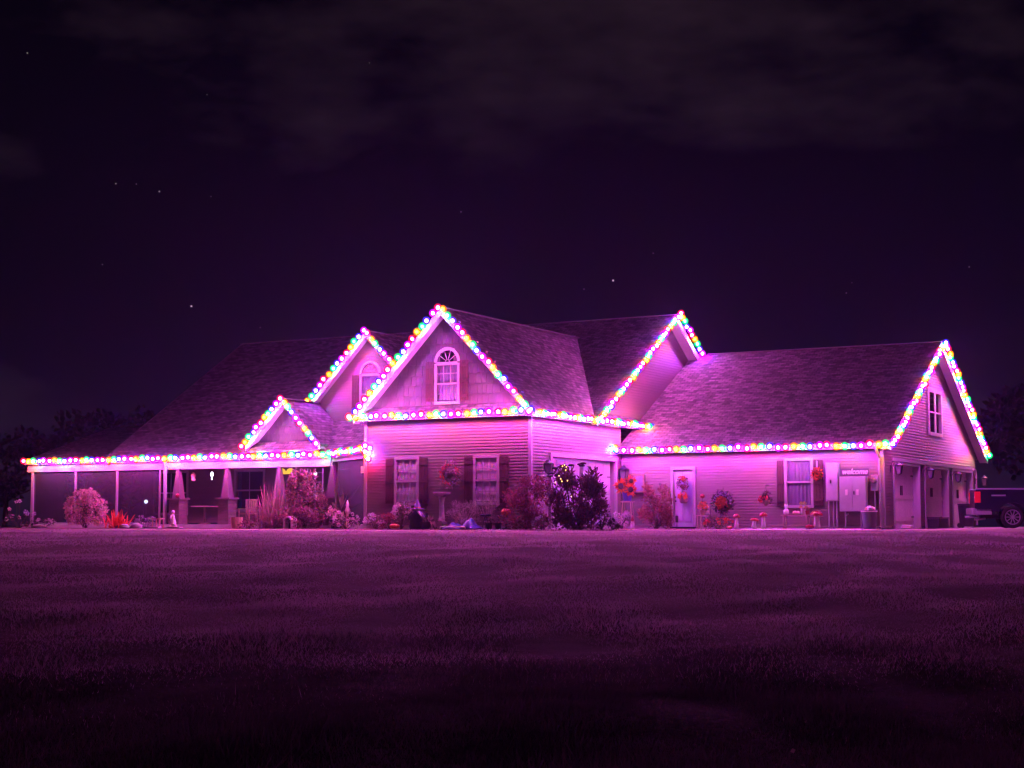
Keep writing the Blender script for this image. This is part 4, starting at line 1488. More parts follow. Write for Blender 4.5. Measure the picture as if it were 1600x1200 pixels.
MB().lathe([(.085, 0), (.09, .04), (.075, .16), (.06, .22)], seg=12).obj('body', M_WHITEG, w, smooth=True)
MB().ball((0, 0, .26), .055, 10, 6).obj('head', M_PINKP, w, smooth=True)
MB().lathe([(.075, .28), (.06, .33), (.03, .42), (.005, .48)], seg=12).obj('hat', M_REDG, w, smooth=True)
MB().lathe([(.05, .25), (.045, .18), (.01, .10)], (0, -.045, 0), 8).obj('beard', M_WHITEG, w)
w = empty('framed_panel', (.66, 7.11, 1.68))
tag(w, 'dark framed picture hung on the wing wall beside the flower stand', 'picture frame')
for a, b_, c_, d_ in ((-.34, .34, .29, .35), (-.34, .34, -.35, -.29), (-.34, -.28, -.29, .29), (.28, .34, -.29, .29)):
    MB().box(a, b_, -.03, .02, c_, d_).obj('frame', M_WOOD, w)
MB().box(-.28, .28, -.008, .01, -.29, .29).obj('picture', paint('dim_print', (.16, .13, .22), .4, var=.3, scale=5), w)
o = MB().tube([(0, 0, 0), (0, -.03, .06), (0, -.02, .12)], .02, 6).obj('door_bell', M_BLACK, None, (1.62, 7.14, 1.55))
tag(o, 'tiny dark bell on the siding left of the white door', 'bell')

# plant chair
w = empty('plant_chair', (3.55, 6.60, 0))
tag(w, 'small wooden chair holding orange flowers right of the white door', 'chair')
for x in (-.17, .17):
    MB().box(x - .018, x + .018, -.19, -.155, 0, .45).obj('leg', M_WOODP, w)
    MB().box(x - .018, x + .018, .155, .19, 0, .85).obj('leg', M_WOODP, w)
MB().box(-.2, .2, -.2, .2, .45, .485).obj('seat', M_WOODP, w)
for z in (.6, .78):
    MB().box(-.15, .15, .16, .185, z - .03, z + .03).obj('back_slat', M_WOODP, w)
p = pot('clay pot of orange blooms on the small wooden chair', (3.55, 6.55, .486), .12, .18, M_WOOD, M_LEAF, 80, 77)
blooms(p, BL_ORANGE, [(.0, 0, .34), (-.12, -.05, .3), (.11, -.06, .3), (.02, -.12, .27), (.06, 0, .42), (-.07, 0, .42)], (.9, 1.2), 14)
MB().tube([(0, 0, .1), (-.02, 0, .62)], .012, 5).obj('stalk', M_STEM, p)
MB().ball((-.02, 0, .68), .085, 12, 8).obj('red_ball', M_REDG, p, smooth=True)

# hanging basket with red blooms
w = empty('hanging_basket', (5.82, 6.86, 1.0))
tag(w, 'hanging basket of red blooms on the wing wall', 'hanging basket')
MB().lathe([(.05, -.18), (.13, -.08), (.16, .02), (.13, .02)], seg=12).obj('basket', M_WOOD, w)
rs = np.random.default_rng(78)
P, d, c = crown_points(rs, 260, 8, .2, .16, .42)
P[:, 2] -= .12
quads_obj('foliage', leaf_arrays(P, d, np.full(260, .09), np.full(260, .04), rs), M_LEAFD, w)
blooms(w, BL_RED, [(-.15, -.1, .08), (-.1, -.14, .02), (-.17, -.05, .02), (.05, -.13, .1)], (1.0, 1.4), 15)
for a in (-1, 1):
    MB().tube([(a * .13, 0, .02), (0, .02, .5)], .006, 4).obj('chain', M_BLACK, w)
MB().tube([(0, .3, .55), (0, .02, .55), (0, .02, .50)], .012, 5).obj('bracket', M_BLACK, w)

# toadstools
def toadstool(label, loc, h, r, tilt=0.0):
    root = empty('toadstool', loc)
    root.rotation_euler = (0, tilt, 0)
    tag(root, label, 'toadstool', 'red capped toadstools by the wing wall')
    MB().lathe([(r * .62, 0), (r * .5, h * .3), (r * .42, h * .7), (r * .40, h * .78)], seg=12).obj('stem', M_WHITEG, root, smooth=True)
    MB().lathe([(r * .4, h * .74), (r, h * .74), (r * 1.02, h * .79), (r * .85, h * .9), (r * .5, h * .98), (r * .05, h)], seg=16).obj('cap', M_REDG, root, smooth=True)
    rr = random.Random(int(loc[0] * 100))
    for i in range(6):
        a = i * 1.05 + .3
        MB().ball((r * .68 * math.cos(a), r * .68 * math.sin(a), h * .925), r * .11, 6, 4, 1, 1, .5).obj('spot', M_WHITEG, root)
toadstool('red toadstool with white stem, left of the row of three', (4.92, 6.3, 0), .52, .13)
toadstool('short squat red toadstool, middle of the row of three', (5.52, 6.4, 0), .38, .15, .12)
toadstool('tallest red toadstool under the hanging basket', (5.98, 6.15, 0), .58, .14)
toadstool('large red toadstool table right of the bench', (7.78, 6.55, 0), .62, .22)

# bench with odds and ends under the wing window
w = empty('garden_bench', (7.02, 6.62, 0))
tag(w, 'low plank bench under the wing window', 'bench')
for i in range(3):
    MB().box(-.52, .52, -.16 + i * .11, -.06 + i * .11, .46, .49).obj('seat_plank', M_WOODP, w)
for x in (-.42, .42):
    MB().box(x - .03, x + .03, -.14, .14, .40, .459).obj('cross_rail', M_WOODP, w)
    for y in (-.12, .12):
        MB().box(x - .025, x + .025, y - .025, y + .025, 0, .399).obj('leg', M_WOODP, w)
pumpkin('pale pumpkin on the middle of the plank bench', (7.05, 6.55, .491), .14, M_PINKP)
p = pot('pot of yellow green leaves on the bench before the window', (7.25, 6.72, .491), .11, .24, M_WHITEG, leaf_mat('lime_leaf', (.40, .42, .10), .25), 200, 79)
o = MB().lathe([(.07, 0), (.10, .05), (.09, .16), (.04, .22), (.05, .30), (.06, .36)], seg=12).obj('white_jug', M_WHITEG, None, (6.66, 6.6, .491), smooth=True)
tag(o, 'white jug at the left end of the plank bench', 'jug')
pot('small red pot at the right end of the plank bench', (7.44, 6.56, .491), .08, .14, M_REDG, M_LEAFR, 80, 80)

# ------------------------------------------------------------------ meter boxes on the wing wall
w = empty('breaker_panel', (8.22, 7.15, 0))
tag(w, 'tall narrow grey breaker panel on the wing wall', 'electrical panel')
MB().box(-.22, .22, -.20, 0, .96, 2.30).obj('case', M_GREY, w, bevel=.012)
MB().box(-.20, .20, -.212, -.201, 1.0, 2.26).obj('cover', M_GREY, w)
MB().box(-.06, -.02, -.24, -.212, 1.58, 1.70).obj('latch', M_BLACK, w)
for x in (-.15, 0.02, .14):
    MB().tube([(x, -.1, .97), (x, -.1, 0)], .028 if x else .04, 8).obj('conduit', M_GREY, w)
w = empty('utility_cabinet', (8.97, 7.15, 0))
tag(w, 'wide two-door grey utility cabinet on the wing wall', 'cabinet')
MB().box(-.47, .47, -.27, 0, .60, 1.81).obj('case', M_GREY, w, bevel=.012)
for a, b_ in ((-.46, -.006), (.006, .46)):
    dd = MB().box(a, b_, -.285, -.272, .62, 1.79).obj('door', M_GREY, w)
for x in (-.21, .18):
    MB().box(x - .045, x + .045, -.290, -.286, 1.16, 1.36).obj('paper_label', M_WHITEG, w)
MB().box(.04, .075, -.31, -.286, 1.18, 1.30).obj('handle', M_BLACK, w)
for x in (-.3, .25):
    MB().tube([(x, -.12, .61), (x, -.12, 0)], .03, 8).obj('conduit', M_GREY, w)
w = empty('welcome_sign', (9.05, 7.05, 1.815))
tag(w, 'wooden board lettered welcome on top of the grey cabinet', 'sign')
MB().box(-.52, .52, -.16, -.13, 0, .27).obj('board', paint('slate_board', (.07, .05, .08), .7, var=.15, scale=6), w)
fc = bpy.data.curves.new('lettering', 'FONT')
fc.body = 'welcome'
fc.size = .27
fc.shear = .35
fc.extrude = .006
fc.offset = .004
fc.align_x = 'CENTER'
fc.materials.append(M_WHITEG)
ft = bpy.data.objects.new('lettering_curve', fc)
link(ft)
bpy.context.view_layer.update()
lm = bpy.data.meshes.new_from_object(ft.evaluated_get(bpy.context.evaluated_depsgraph_get()))
bpy.data.objects.remove(ft)
fo = bpy.data.objects.new('lettering', lm)
fo.location = (0, -.166, .075)
fo.rotation_euler = (math.pi / 2, 0, 0)
fo.scale = (.92, 1, 1)
link(fo, w)
w = empty('electric_meter', (9.70, 7.15, 1.58))
tag(w, 'grey electric meter with glass dome right of the cabinet', 'meter')
MB().box(-.13, .13, -.12, 0, -.27, .27).obj('case', M_GREY, w, bevel=.01)
MB().tube([(0, -.12, .08), (0, -.20, .08), (0, -.23, .08)], [.10, .095, .06], 14).obj('dome', M_LAMPGLASS, w)
MB().tube([(0, -.06, -.27), (0, -.06, -1.58)], .025, 8).obj('conduit', M_GREY, w)
o = MB().tube([(0, 0, 0), (0, -.12, 0), (0, -.16, -.06)], [.03, .025, .022], 8).obj('hose_tap', M_WHITEG, None, (8.72, 7.14, .52))
tag(o, 'small pale hose tap low on the wing wall', 'tap')
w = empty('trash_can', (9.62, 6.62, .0))
tag(w, 'round grey trash can heaped full by the wing downspout', 'trash can')
MB().lathe([(.20, 0), (.215, .05), (.26, .60), (.275, .60), (.275, .64), (.24, .64), (.23, .55)], seg=20).obj('can', paint('can_plastic', (.10, .10, .13), .5), w, smooth=False)
MB().lathe([(.272, .58), (.285, .60), (.272, .625)], seg=20).obj('rim', M_WHITEG, w)
rr = random.Random(4)
for i in range(5):
    mb = MB().ball((rr.uniform(-.12, .12), rr.uniform(-.12, .12), .64 + rr.uniform(0, .06)), rr.uniform(.07, .11), 8, 5)
    mb.v = [(x * rr.uniform(.9, 1.1), y * rr.uniform(.9, 1.1), z + rr.uniform(-.02, .02)) for x, y, z in mb.v]
    mb.obj('rubbish', M_WHITEG if i % 2 else M_PINKP, w)

# ------------------------------------------------------------------ lanterns
def lantern(label, loc, rz, s=1.0, arm=.12, group='black wall lanterns'):
    """outward is -y; loc on the wall at mid height"""
    root = empty('wall_lantern', loc, rz)
    tag(root, label, 'lantern', group)
    MB().box(-.05 * s, .05 * s, -.03, -.0, -.14 * s, .14 * s).obj('back_plate', M_BLACK, root)
    MB().tube([(0, -.02, .02 * s), (0, -arm * .6, .22 * s), (0, -arm - .06 * s, .24 * s)], .012, 6).obj('arm', M_BLACK, root)
    y = -arm - .06 * s
    MB().taper(0, y, -.20 * s, .10 * s, .075 * s, .075 * s, .115 * s, .115 * s).obj('glass', M_LAMPGLASS, root)
    mb = MB()
    for a in (-1, 1):
        for b_ in (-1, 1):
            mb.beam((a * .078 * s, y + b_ * .078 * s, -.205 * s), (a * .12 * s, y + b_ * .12 * s, .105 * s), .022 * s, .022 * s)
    mb.obj('cage', M_BLACK, root)
    MB().lathe([(.17 * s, .10 * s), (.175 * s, .125 * s), (.07 * s, .20 * s), (.02 * s, .26 * s)], (0, y, 0), 12).obj('roof', M_BLACK, root)
    MB().lathe([(.03 * s, -.26 * s), (.09 * s, -.215 * s), (.09 * s, -.20 * s)], (0, y, 0), 10).obj('base', M_BLACK, root)
    return root
lantern('black lantern on the left of the wide garage door', (.0 + .035, .92, 2.10), R(90), 1.0)
lantern('black lantern on the right of the wide garage door', (.035, 6.98, 2.06), R(90), 1.1)
lantern('black lantern left of the nearest wing garage door', (10.01, 8.0, 2.10), R(90), .88, .24)
lantern('black lantern between the first and second wing garage doors', (10.01, 12.37, 2.06), R(90), .88, .24)
lantern('black lantern between the second and third wing garage doors', (10.01, 16.70, 2.02), R(90), .88, .24)
w = lantern('black lantern on the far corner of the wing past the last door', (10.01, 20.88, 1.95), R(90), .9, .34)

# by the wing doors
w = empty('wheelie_bin', (10.42, 17.6, .0), R(90))
tag(w, 'dark wheeled bin by the last wing garage door', 'bin')
MB().taper(0, 0, .05, .9, .24, .26, .29, .31).obj('bin', M_CLOTH, w)
MB().box(-.31, .31, -.33, .33, .905, .96).obj('lid', M_CLOTH, w, bevel=.02)
for x in (-.22, .22):
    MB().tube([(x - .03, .27, .10), (x + .03, .27, .10)], .10, 12).obj('wheel', M_RUBBER, w)
w = empty('storage_box', (10.16, 13.9, 0), R(90))
tag(w, 'low black storage box before the middle wing garage door', 'box')
MB().box(-.75, .75, -.22, .22, 0, .36).obj('box', M_CLOTH, w, bevel=.015)
MB().box(-.77, .77, -.24, .24, .365, .42).obj('lid', M_CLOTH, w, bevel=.015)
o = MB().torus((0, 0, .035), .17, .03, 20, 6, 'z').torus((.02, .01, .095), .155, .03, 20, 6, 'z').obj('coiled_hose', M_WHITEG, None, (10.3, 8.85, .004))
tag(o, 'pale coiled hose on the drive by the nearest wing door', 'hose')

# ------------------------------------------------------------------ porch things
w = empty('porch_lamp', (-12.42, 3.0, 2.52))
tag(w, 'ceiling lamp with two glowing yellow glass shades on the porch', 'lamp')
MB().tube([(0, 0, .14), (0, 0, -.18)], .02, 6).obj('rod', M_BLACK, w)
MB().box(-.28, .28, -.02, .02, -.20, -.16).obj('arm', M_BLACK, w)
for x in (-.21, .21):
    MB().lathe([(.05, -.20), (.12, -.24), (.185, -.34), (.19, -.42), (.175, -.42)], (x, 0, 0), 14).obj('glass_shade', glow_mat('yellow_lamp_glass', (1.0, .55, .06), 1.1), w, smooth=True)
w = empty('porch_chair', (-14.55, 3.35, .141))
tag(w, 'dark slat back chair on the porch by the second column', 'chair')
for x in (-.26, .26):
    MB().box(x - .025, x + .025, .22, .27, 0, 1.0).obj('leg', M_WOOD, w)
    MB().box(x - .025, x + .025, -.25, -.20, 0, .6).obj('leg', M_WOOD, w)
    MB().box(x - .035, x + .035, -.27, .219, .6, .63).obj('arm_rest', M_WOOD, w)
MB().box(-.28, .28, -.25, .219, .40, .44).obj('seat', M_WOOD, w)
for i in range(5):
    x = -.18 + i * .09
    MB().box(x - .025, x + .025, .225, .245, .46, .94).obj('back_slat', M_WOOD, w)
MB().box(-.235, .235, .22, .26, .945, 1.0).obj('top_rail', M_WOOD, w)
w = empty('porch_table', (-16.85, 3.5, .141))
tag(w, 'round table with pale rim behind the leftmost porch column', 'table')
MB().lathe([(.55, .70), (.56, .72), (.56, .74), (.02, .745)], seg=24).obj('top', M_WOODP, w)
MB().lathe([(.26, 0), (.25, .04), (.05, .08), (.05, .70)], seg=12).obj('pedestal', M_WOOD, w)
w = empty('hanging_crystal', (-15.75, 2.58, 2.10))
tag(w, 'bright glass crystal hanging from the porch beam', 'ornament')
MB().lathe([(.004, -.10), (.05, -.02), (.055, .04), (.03, .09), (.004, .12)], seg=8).obj('crystal', glow_mat('white_solar', (.86, .92, 1.0), 9.0), w)
MB().lathe([(.003, -.20), (.028, -.155), (.003, -.11)], seg=6).obj('drop', glow_mat('white_solar', (.86, .92, 1.0), 9.0), w)
MB().tube([(0, 0, .12), (0, 0, .27)], .004, 4).obj('thread', M_BLACK, w)
w = empty('hanging_bulb', (-10.50, 2.28, 2.08))
tag(w, 'single pale bulb hanging in front of the vine', 'bulb')
MB().lathe([(.01, -.09), (.045, -.05), (.05, -.01), (.03, .05), (.015, .08)], seg=10).obj('glass', glow_mat('pale_bulb', (.92, .85, 1.0), 7.0), w, smooth=True)
MB().tube([(0, 0, .07), (0, 0, .40)], .005, 4).obj('cord', M_BLACK, w)
w = empty('solar_globe', (-18.05, 1.35, 0))
tag(w, 'small bluish lit solar globe on a stake by the red spiky plant', 'solar light')
MB().tube([(0, 0, -.05), (0, 0, .98)], .01, 5).obj('stake', M_BLACK, w)
MB().ball((0, 0, 1.04), .075, 12, 8).obj('globe', glow_mat('cool_solar', (.70, .82, 1.0), 1.6), w, smooth=True)
o = MB().ball((0, 0, .09), .095, 14, 9).obj('gazing_ball', M_REDG, None, (-17.52, 2.62, 1.2), smooth=True)
tag(o, 'red gazing ball on the cap of the leftmost porch column', 'ball')
w = empty('hanging_lantern', (-17.05, 3.0, 2.1))
tag(w, 'small reddish lantern hanging behind the leftmost porch column', 'lantern')
MB().lathe([(.03, -.22), (.09, -.19), (.07, -.08), (.10, .02), (.06, .10), (.02, .14)], seg=10).obj('body', M_PINKP, w)
MB().tube([(0, 0, .14), (0, 0, .56)], .006, 4).obj('chain', M_BLACK, w)
w = empty('garden_statue', (-16.55, 1.25, 0))
tag(w, 'white kneeling garden statue before the leftmost porch column', 'statue')
MB().lathe([(.16, 0), (.16, .08), (.13, .10)], seg=12).obj('plinth', M_WHITEG, w)
mb = MB().tube([(0, 0, .08), (.03, 0, .22), (-.04, 0, .40), (-.01, 0, .54)], [.12, .10, .095, .05], 10)
mb.tube([(.0, -.03, .16), (.12, -.08, .14), (.20, -.06, .09)], [.07, .06, .04], 8)
mb.tube([(-.06, -.04, .48), (-.02, -.14, .38), (.05, -.12, .32)], [.035, .03, .02], 6)
mb.tube([(.04, -.03, .48), (.09, -.12, .40), (.07, -.13, .33)], [.035, .03, .02], 6)
mb.obj('figure', M_WHITEG, w, smooth=True)
MB().ball((-.005, -.01, .62), .07, 10, 7, 1, 1, 1.15).obj('head', M_WHITEG, w, smooth=True)
w = empty('garden_stool', (-17.15, 1.05, 0))
tag(w, 'small pink stool on the bed left of the white statue', 'stool')
MB().box(-.22, .22, -.15, .15, .34, .38).obj('seat', M_PINKP, w)
for x in (-.18, .18):
    for y in (-.11, .11):
        MB().box(x - .02, x + .02, y - .02, y + .02, 0, .339).obj('leg', M_PINKP, w)
for i, (x, L) in enumerate(((-16.95, .5), (-15.95, .7))):
    o = MB().box(-L / 2, L / 2, -.12, .12, 0, .08).obj('kerb_stone', M_ROCK, None, (x, .62, gz(x, .62)), .1 - .15 * i, bevel=.02)
    tag(o, ('left flat kerb stone' if i == 0 else 'right flat kerb stone') + ' at the foot of the white statue', 'kerb stone', 'flat kerb stones')
w = empty('wooden_tub', (-13.65, 1.55, 0))
tag(w, 'pinkish wooden tub between the second porch column and the yucca', 'tub')
for i in range(14):
    a = 2 * math.pi * i / 14
    ca, sa = math.cos(a), math.sin(a)
    p0 = Vector((.19 * ca, .19 * sa, 0))
    p1 = Vector((.215 * ca, .215 * sa, .42))
    MB().beam(p0, p1, .088, .025, (ca, sa, 0)).obj('stave', M_PINKP, w)
MB().lathe([(.215, .30), (.222, .30), (.222, .33), (.215, .33)], seg=20).obj('hoop', M_BLACK, w)
MB().lathe([(.02, .36), (.19, .37)], seg=14).obj('lid', M_PINKP, w)
w = empty('pet_house', (-10.72, 1.0, 0))
tag(w, 'tiny white arched pet house at the foot of the vine', 'pet house')
mb = MB()
n = 10
for i in range(n):
    a, b_ = math.pi * i / n, math.pi * (i + 1) / n
    mb.slab([(.20 * math.cos(a), -.16, .25 + .2 * math.sin(a)), (.15 * math.cos(a), -.16, .25 + .15 * math.sin(a)), (.15 * math.cos(b_), -.16, .25 + .15 * math.sin(b_)), (.20 * math.cos(b_), -.16, .25 + .2 * math.sin(b_))], (0, .34, 0))
mb.box(-.20, -.15, -.16, .18, 0, .25).box(.15, .20, -.16, .18, 0, .25)
mb.obj('shell', M_WHITEG, w)
MB().box(-.149, .149, .12, .16, 0, .3).obj('back', M_CLOTH, w)
MB().box(-.22, .22, -.18, .19, -.03, .0).obj('floor', M_WHITEG, w)
w = empty('finial_statue', (-7.95, .75, 0))
tag(w, 'slim white finial ornament standing among the entry flowers', 'ornament')
MB().lathe([(.10, 0), (.10, .10), (.05, .14), (.04, .5), (.08, .58), (.10, .66), (.05, .78), (.06, .86), (.01, 1.02)], seg=12).obj('finial', M_WHITEG, w, smooth=True)
o = MB().box(-.19, .19, -.012, .012, -.12, .12).obj('yellow_plaque', paint('mustard_paint', (.62, .34, .05), .5), None, (-7.15, .545, 2.12), -.65)
tag(o, 'mustard yellow plaque hung high on the entry screen', 'plaque')
o = MB().ball((0, 0, .08), .10, 12, 8).obj('white_globe', M_WHITEG, None, (-9.42, 2.18, 1.2 - .36 + .10), smooth=True)
tag(o, 'white globe ornament on the side of the right porch column', 'ball')

# ------------------------------------------------------------------ pickup truck
def truck():
    hd = R(19)
    root = empty('pickup_truck', (12.05 - math.sin(hd) * 1.0, 11.9 + math.cos(hd) * 1.0, .004), hd)
    tag(root, 'dark blue pickup truck parked on the drive by the wing', 'truck')
    paintm = mat('truck_paint', (.011, .009, .026), .2, spec=.7)
    hw = .98
    def side_panel(pts, y0, y1, name, m):
        mb = MB()
        mb.slab([(x, y0, z) for x, z in pts], (0, y1 - y0, 0))
        return mb.obj(name, m, root, bevel=.025)
    def arch(cx, r, n=10):
        return [(cx + r * math.cos(a), .42 + r * math.sin(a)) for a in [math.pi - math.pi * i / n for i in range(n + 1)]]
    bed_prof = [(.0, .62), (.70, .60)] + arch(1.28, .52) + [(1.95, .52), (1.95, 1.40), (.0, 1.42), (-.03, 1.2)]
    for y0, y1 in ((-hw, -hw + .12), (hw - .12, hw)):
        side_panel(bed_prof, y0, y1, 'bed_side', paintm)
    MB().box(.02, 1.95, -hw + .125, hw - .125, .62, .70).obj('bed_floor', paintm, root)
    MB().box(-.03, .05, -hw + .13, hw - .13, .66, 1.40).obj('tailgate', paintm, root, bevel=.02)
    for y in (-hw + .06, hw - .06):
        MB().box(.0, 1.95, y - .05, y + .05, 1.425, 1.46).obj('bed_rail', mat('rail_grey', (.30, .30, .33), .4), root, bevel=.012)
    cab = [(1.98, .50), (3.95, .50), (4.0, 1.15), (3.9, 1.28), (3.25, 1.86), (2.15, 1.88), (2.0, 1.42)]
    side_panel(cab, -hw + .005, hw - .005, 'cab', paintm)
    hood = [(3.96, .50), (4.34, .50)] + [(4.86 + .52 * math.cos(a), .42 + .52 * math.sin(a)) for a in [math.pi - math.pi * i / 10 for i in range(11)]] + [(5.45, .5), (5.62, .58), (5.62, .98), (5.5, 1.14), (4.02, 1.24)]
    side_panel(hood, -hw + .01, hw - .01, 'front_body', paintm)
    gl = mat('truck_glass', (.01, .01, .012), .05, spec=.7)
    for y in (-hw + .003, hw - .011):
        MB().slab([(2.16, y, 1.30), (2.75, y, 1.30), (2.75, y, 1.78), (2.28, y, 1.78)], (0, .008, 0)).obj('side_window', gl, root)
        MB().slab([(2.85, y, 1.30), (3.72, y, 1.30), (3.28, y, 1.76), (2.85, y, 1.78)], (0, .008, 0)).obj('side_window', gl, root)
    MB().slab([(1.992, -.8, 1.42), (1.992, .8, 1.42), (2.11, .74, 1.82), (2.11, -.74, 1.82)], (-.01, 0, .004)).obj('rear_window', gl, root)
    MB().slab([(3.90, -.85, 1.29), (3.90, .85, 1.29), (3.30, .76, 1.83), (3.30, -.76, 1.83)], (.012, 0, .012)).obj('windscreen', gl, root)
    tl = mat('tail_lens', (.55, .01, .02), .15, emit=(1.0, .012, .07), es=.22)
    for s in (-1, 1):
        y = s * (hw - .06)
        MB().box(-.045, .17, y - .068, y + .068, .93, 1.34).obj('tail_light', tl, root, bevel=.02)
        MB().box(-.050, -.046, y - .05, y + .05, 1.10, 1.17).obj('reverse_lens', M_WHITEG, root)
        MB().box(5.55, 5.64, s * .72 - .2, s * .72 + .2, .80, 1.02).obj('headlight', M_LAMPGLASS, root, bevel=.02)
        MB().box(3.55, 3.75, s * (hw + .12) - .09, s * (hw + .12) + .09, 1.22, 1.42).obj('mirror', M_CLOTH, root, bevel=.03)
        MB().box(2.05, 3.95, s * (hw + .02) - .07, s * (hw + .02) + .07, .38, .43).obj('step_bar', M_CHROME, root, bevel=.02)
        for x in (2.5, 3.2):
            MB().box(x, x + .18, s * (hw + .012) - .012, s * (hw + .012) + .012, 1.08, 1.12).obj('door_handle', M_CLOTH, root)
    MB().box(-.16, -.035, -.95, .95, .50, .74).obj('rear_bumper', M_CHROME, root, bevel=.03)
    for s in (-1, 1):
        MB().box(-.03, .55, s * (hw - .03) - .03, s * (hw - .03) + .03, .50, .72).obj('bumper_wrap', M_CHROME, root, bevel=.02)
    MB().box(5.60, 5.72, -.95, .95, .46, .70).obj('front_bumper', M_CHROME, root, bevel=.03)
    MB().box(5.60, 5.64, -.5, .5, .74, 1.04).obj('grille', M_BLACK, root)
    MB().box(.55, 1.05, -hw - .006, -hw + .002, 1.17, 1.22).obj('emblem', M_CHROME, root)
    MB().box(.2, 5.3, -.45, .45, .36, .50).obj('chassis', M_BLACK, root)
    MB().tube([(-.3, 0, .42), (.2, 0, .42)], .04, 8).obj('tow_hitch', M_CHROME, root)
    MB().tube([(.35, -.6, .36), (.1, -.75, .33), (-.05, -.78, .33)], .04, 8).obj('exhaust', M_CHROME, root)
    for x in (1.28, 4.86):
        for s in (-1, 1):
            wh = empty('wheel', (x, s * (hw - .16), .41), 0, root)
            mb = MB()
            prof = [(.28, -.13), (.38, -.135), (.405, -.10), (.41, 0), (.405, .10), (.38, .135), (.28, .13), (.27, 0)]
            vs, fs = [], []
            sg = 28
            for i in range(sg):
                t = 2 * math.pi * i / sg
                for r, yy in prof:
                    vs.append((r * math.cos(t), yy, r * math.sin(t)))
            k_ = len(prof)
            for i in range(sg):
                j = (i + 1) % sg
                for q in range(k_):
                    fs.append((i * k_ + q, i * k_ + (q + 1) % k_, j * k_ + (q + 1) % k_, j * k_ + q))
            mb.add(vs, fs).obj('tyre', M_RUBBER, wh, smooth=True)
            mb = MB()
            mb.torus((0, s * .10, 0), .262, .022, 28, 6)
            mb.ball((0, s * .11, 0), .07, 10, 6, 1, .4, 1)
            for i in range(10):
                t = 2 * math.pi * i / 10
                mb.beam((.05 * math.cos(t), s * .11, .05 * math.sin(t)), (.26 * math.cos(t), s * .095, .26 * math.sin(t)), .03, .045, (0, 1, 0))
            mb.obj('rim', M_CHROME, wh)
            MB().tube([(0, s * .02, 0), (0, s * .04, 0)], .265, 20).obj('brake_disc', M_BLACK, wh)
    return root
truck()

# ------------------------------------------------------------------ grass
def grass(name, label, bands, near, m, seed):
    rs = np.random.default_rng(seed)
    out = []
    for t0, t1, dens, h, w in bands:
        area = .5 * (t1 ** 2 - t0 ** 2) * .70 + 2 * (t1 - t0)
        n = int(area * dens)
        t = np.sqrt(rs.uniform(t0 ** 2, t1 ** 2, n))
        s = rs.uniform(-1, 1, n) * (.35 * t + 1)
        x = CAM[0] + t * FWD[0] + s * RGT[0]
        y = CAM[1] + t * FWD[1] + s * RGT[1]
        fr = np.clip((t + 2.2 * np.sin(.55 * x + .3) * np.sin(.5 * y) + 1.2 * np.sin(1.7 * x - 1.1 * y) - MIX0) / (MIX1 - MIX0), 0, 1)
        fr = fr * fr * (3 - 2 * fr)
        pale = rs.random(n) < fr  # pale blades thin out towards the camera, imitating light falloff
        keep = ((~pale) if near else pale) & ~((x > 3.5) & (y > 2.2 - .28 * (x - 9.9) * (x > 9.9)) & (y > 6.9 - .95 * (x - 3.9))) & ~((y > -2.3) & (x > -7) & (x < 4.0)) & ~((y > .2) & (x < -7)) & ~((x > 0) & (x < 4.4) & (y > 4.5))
        x, y, t = x[keep], y[keep], t[keep]
        n = len(x)
        z = ground_z(x, y) - .01
        # taller and shorter patches, thin spots
        patch = .75 + .35 * np.sin(.8 * x + .5 * y) * np.sin(.55 * x - .9 * y + 1) + .25 * np.sin(2.3 * x + 1.7 * y)
        hh = h * np.clip(patch, .4, 1.3) * rs.uniform(.5, 1.4, n)
        edge = ((np.abs(y + 2.45) < .35) & (x > -7.2) & (x < 4.4)) | ((np.abs(y - .05) < .35) & (x < -7))
        hh = np.where(edge, hh * rs.uniform(1.0, 2.6, n), hh)
        tall = rs.random(n) < (.012 if near else .003)
        hh[tall] *= 2.6
        a = rs.uniform(0, 2 * math.pi, n)
        sx, sy = np.cos(a) * w, np.sin(a) * w
        lx, ly = rs.normal(size=n) * hh * .45, rs.normal(size=n) * hh * .45
        P0 = np.stack([x - sx, y - sy, z], 1)
        P1 = np.stack([x + sx, y + sy, z], 1)
        P2 = np.stack([x + lx, y + ly, z + hh], 1)
        out.append(np.stack([P0, P1, P2], 1).reshape(-1, 3))
    V = np.concatenate(out)
    n = len(V) // 3
    me = bpy.data.meshes.new(name)
    me.vertices.add(len(V))
    me.vertices.foreach_set('co', np.ascontiguousarray(V, np.float32).ravel())
    me.loops.add(3 * n)
    me.loops.foreach_set('vertex_index', np.arange(3 * n, dtype=np.int32))
    me.polygons.add(n)
    me.polygons.foreach_set('loop_start', np.arange(0, 3 * n, 3, dtype=np.int32))
    me.update(calc_edges=True)
    me.materials.append(m)
    o = bpy.data.objects.new(name, me)
    link(o)
    struct(o, 'stuff')
    o['label'] = label
grass('field_grass', 'rough foreground grass blades, darkened for light falloff', [(8.6, 14, 1900, .085, .0042), (14, 25, 800, .080, .006)], True,
      mat('dimmed_field_blade', (.105, .088, .092), .7, var=.6, scale=1.6, trans=.5, spec=.2), 99)  # rough grass colour, darkened to carry the fading house light
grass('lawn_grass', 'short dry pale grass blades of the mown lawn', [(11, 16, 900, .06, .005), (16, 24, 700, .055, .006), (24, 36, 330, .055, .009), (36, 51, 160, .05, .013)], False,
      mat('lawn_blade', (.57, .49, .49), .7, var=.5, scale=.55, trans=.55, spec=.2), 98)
rs = np.random.default_rng(123)
n = 140
t = np.sqrt(rs.uniform(9 ** 2, 44 ** 2, n))
s = rs.uniform(-1, 1, n) * .33 * t
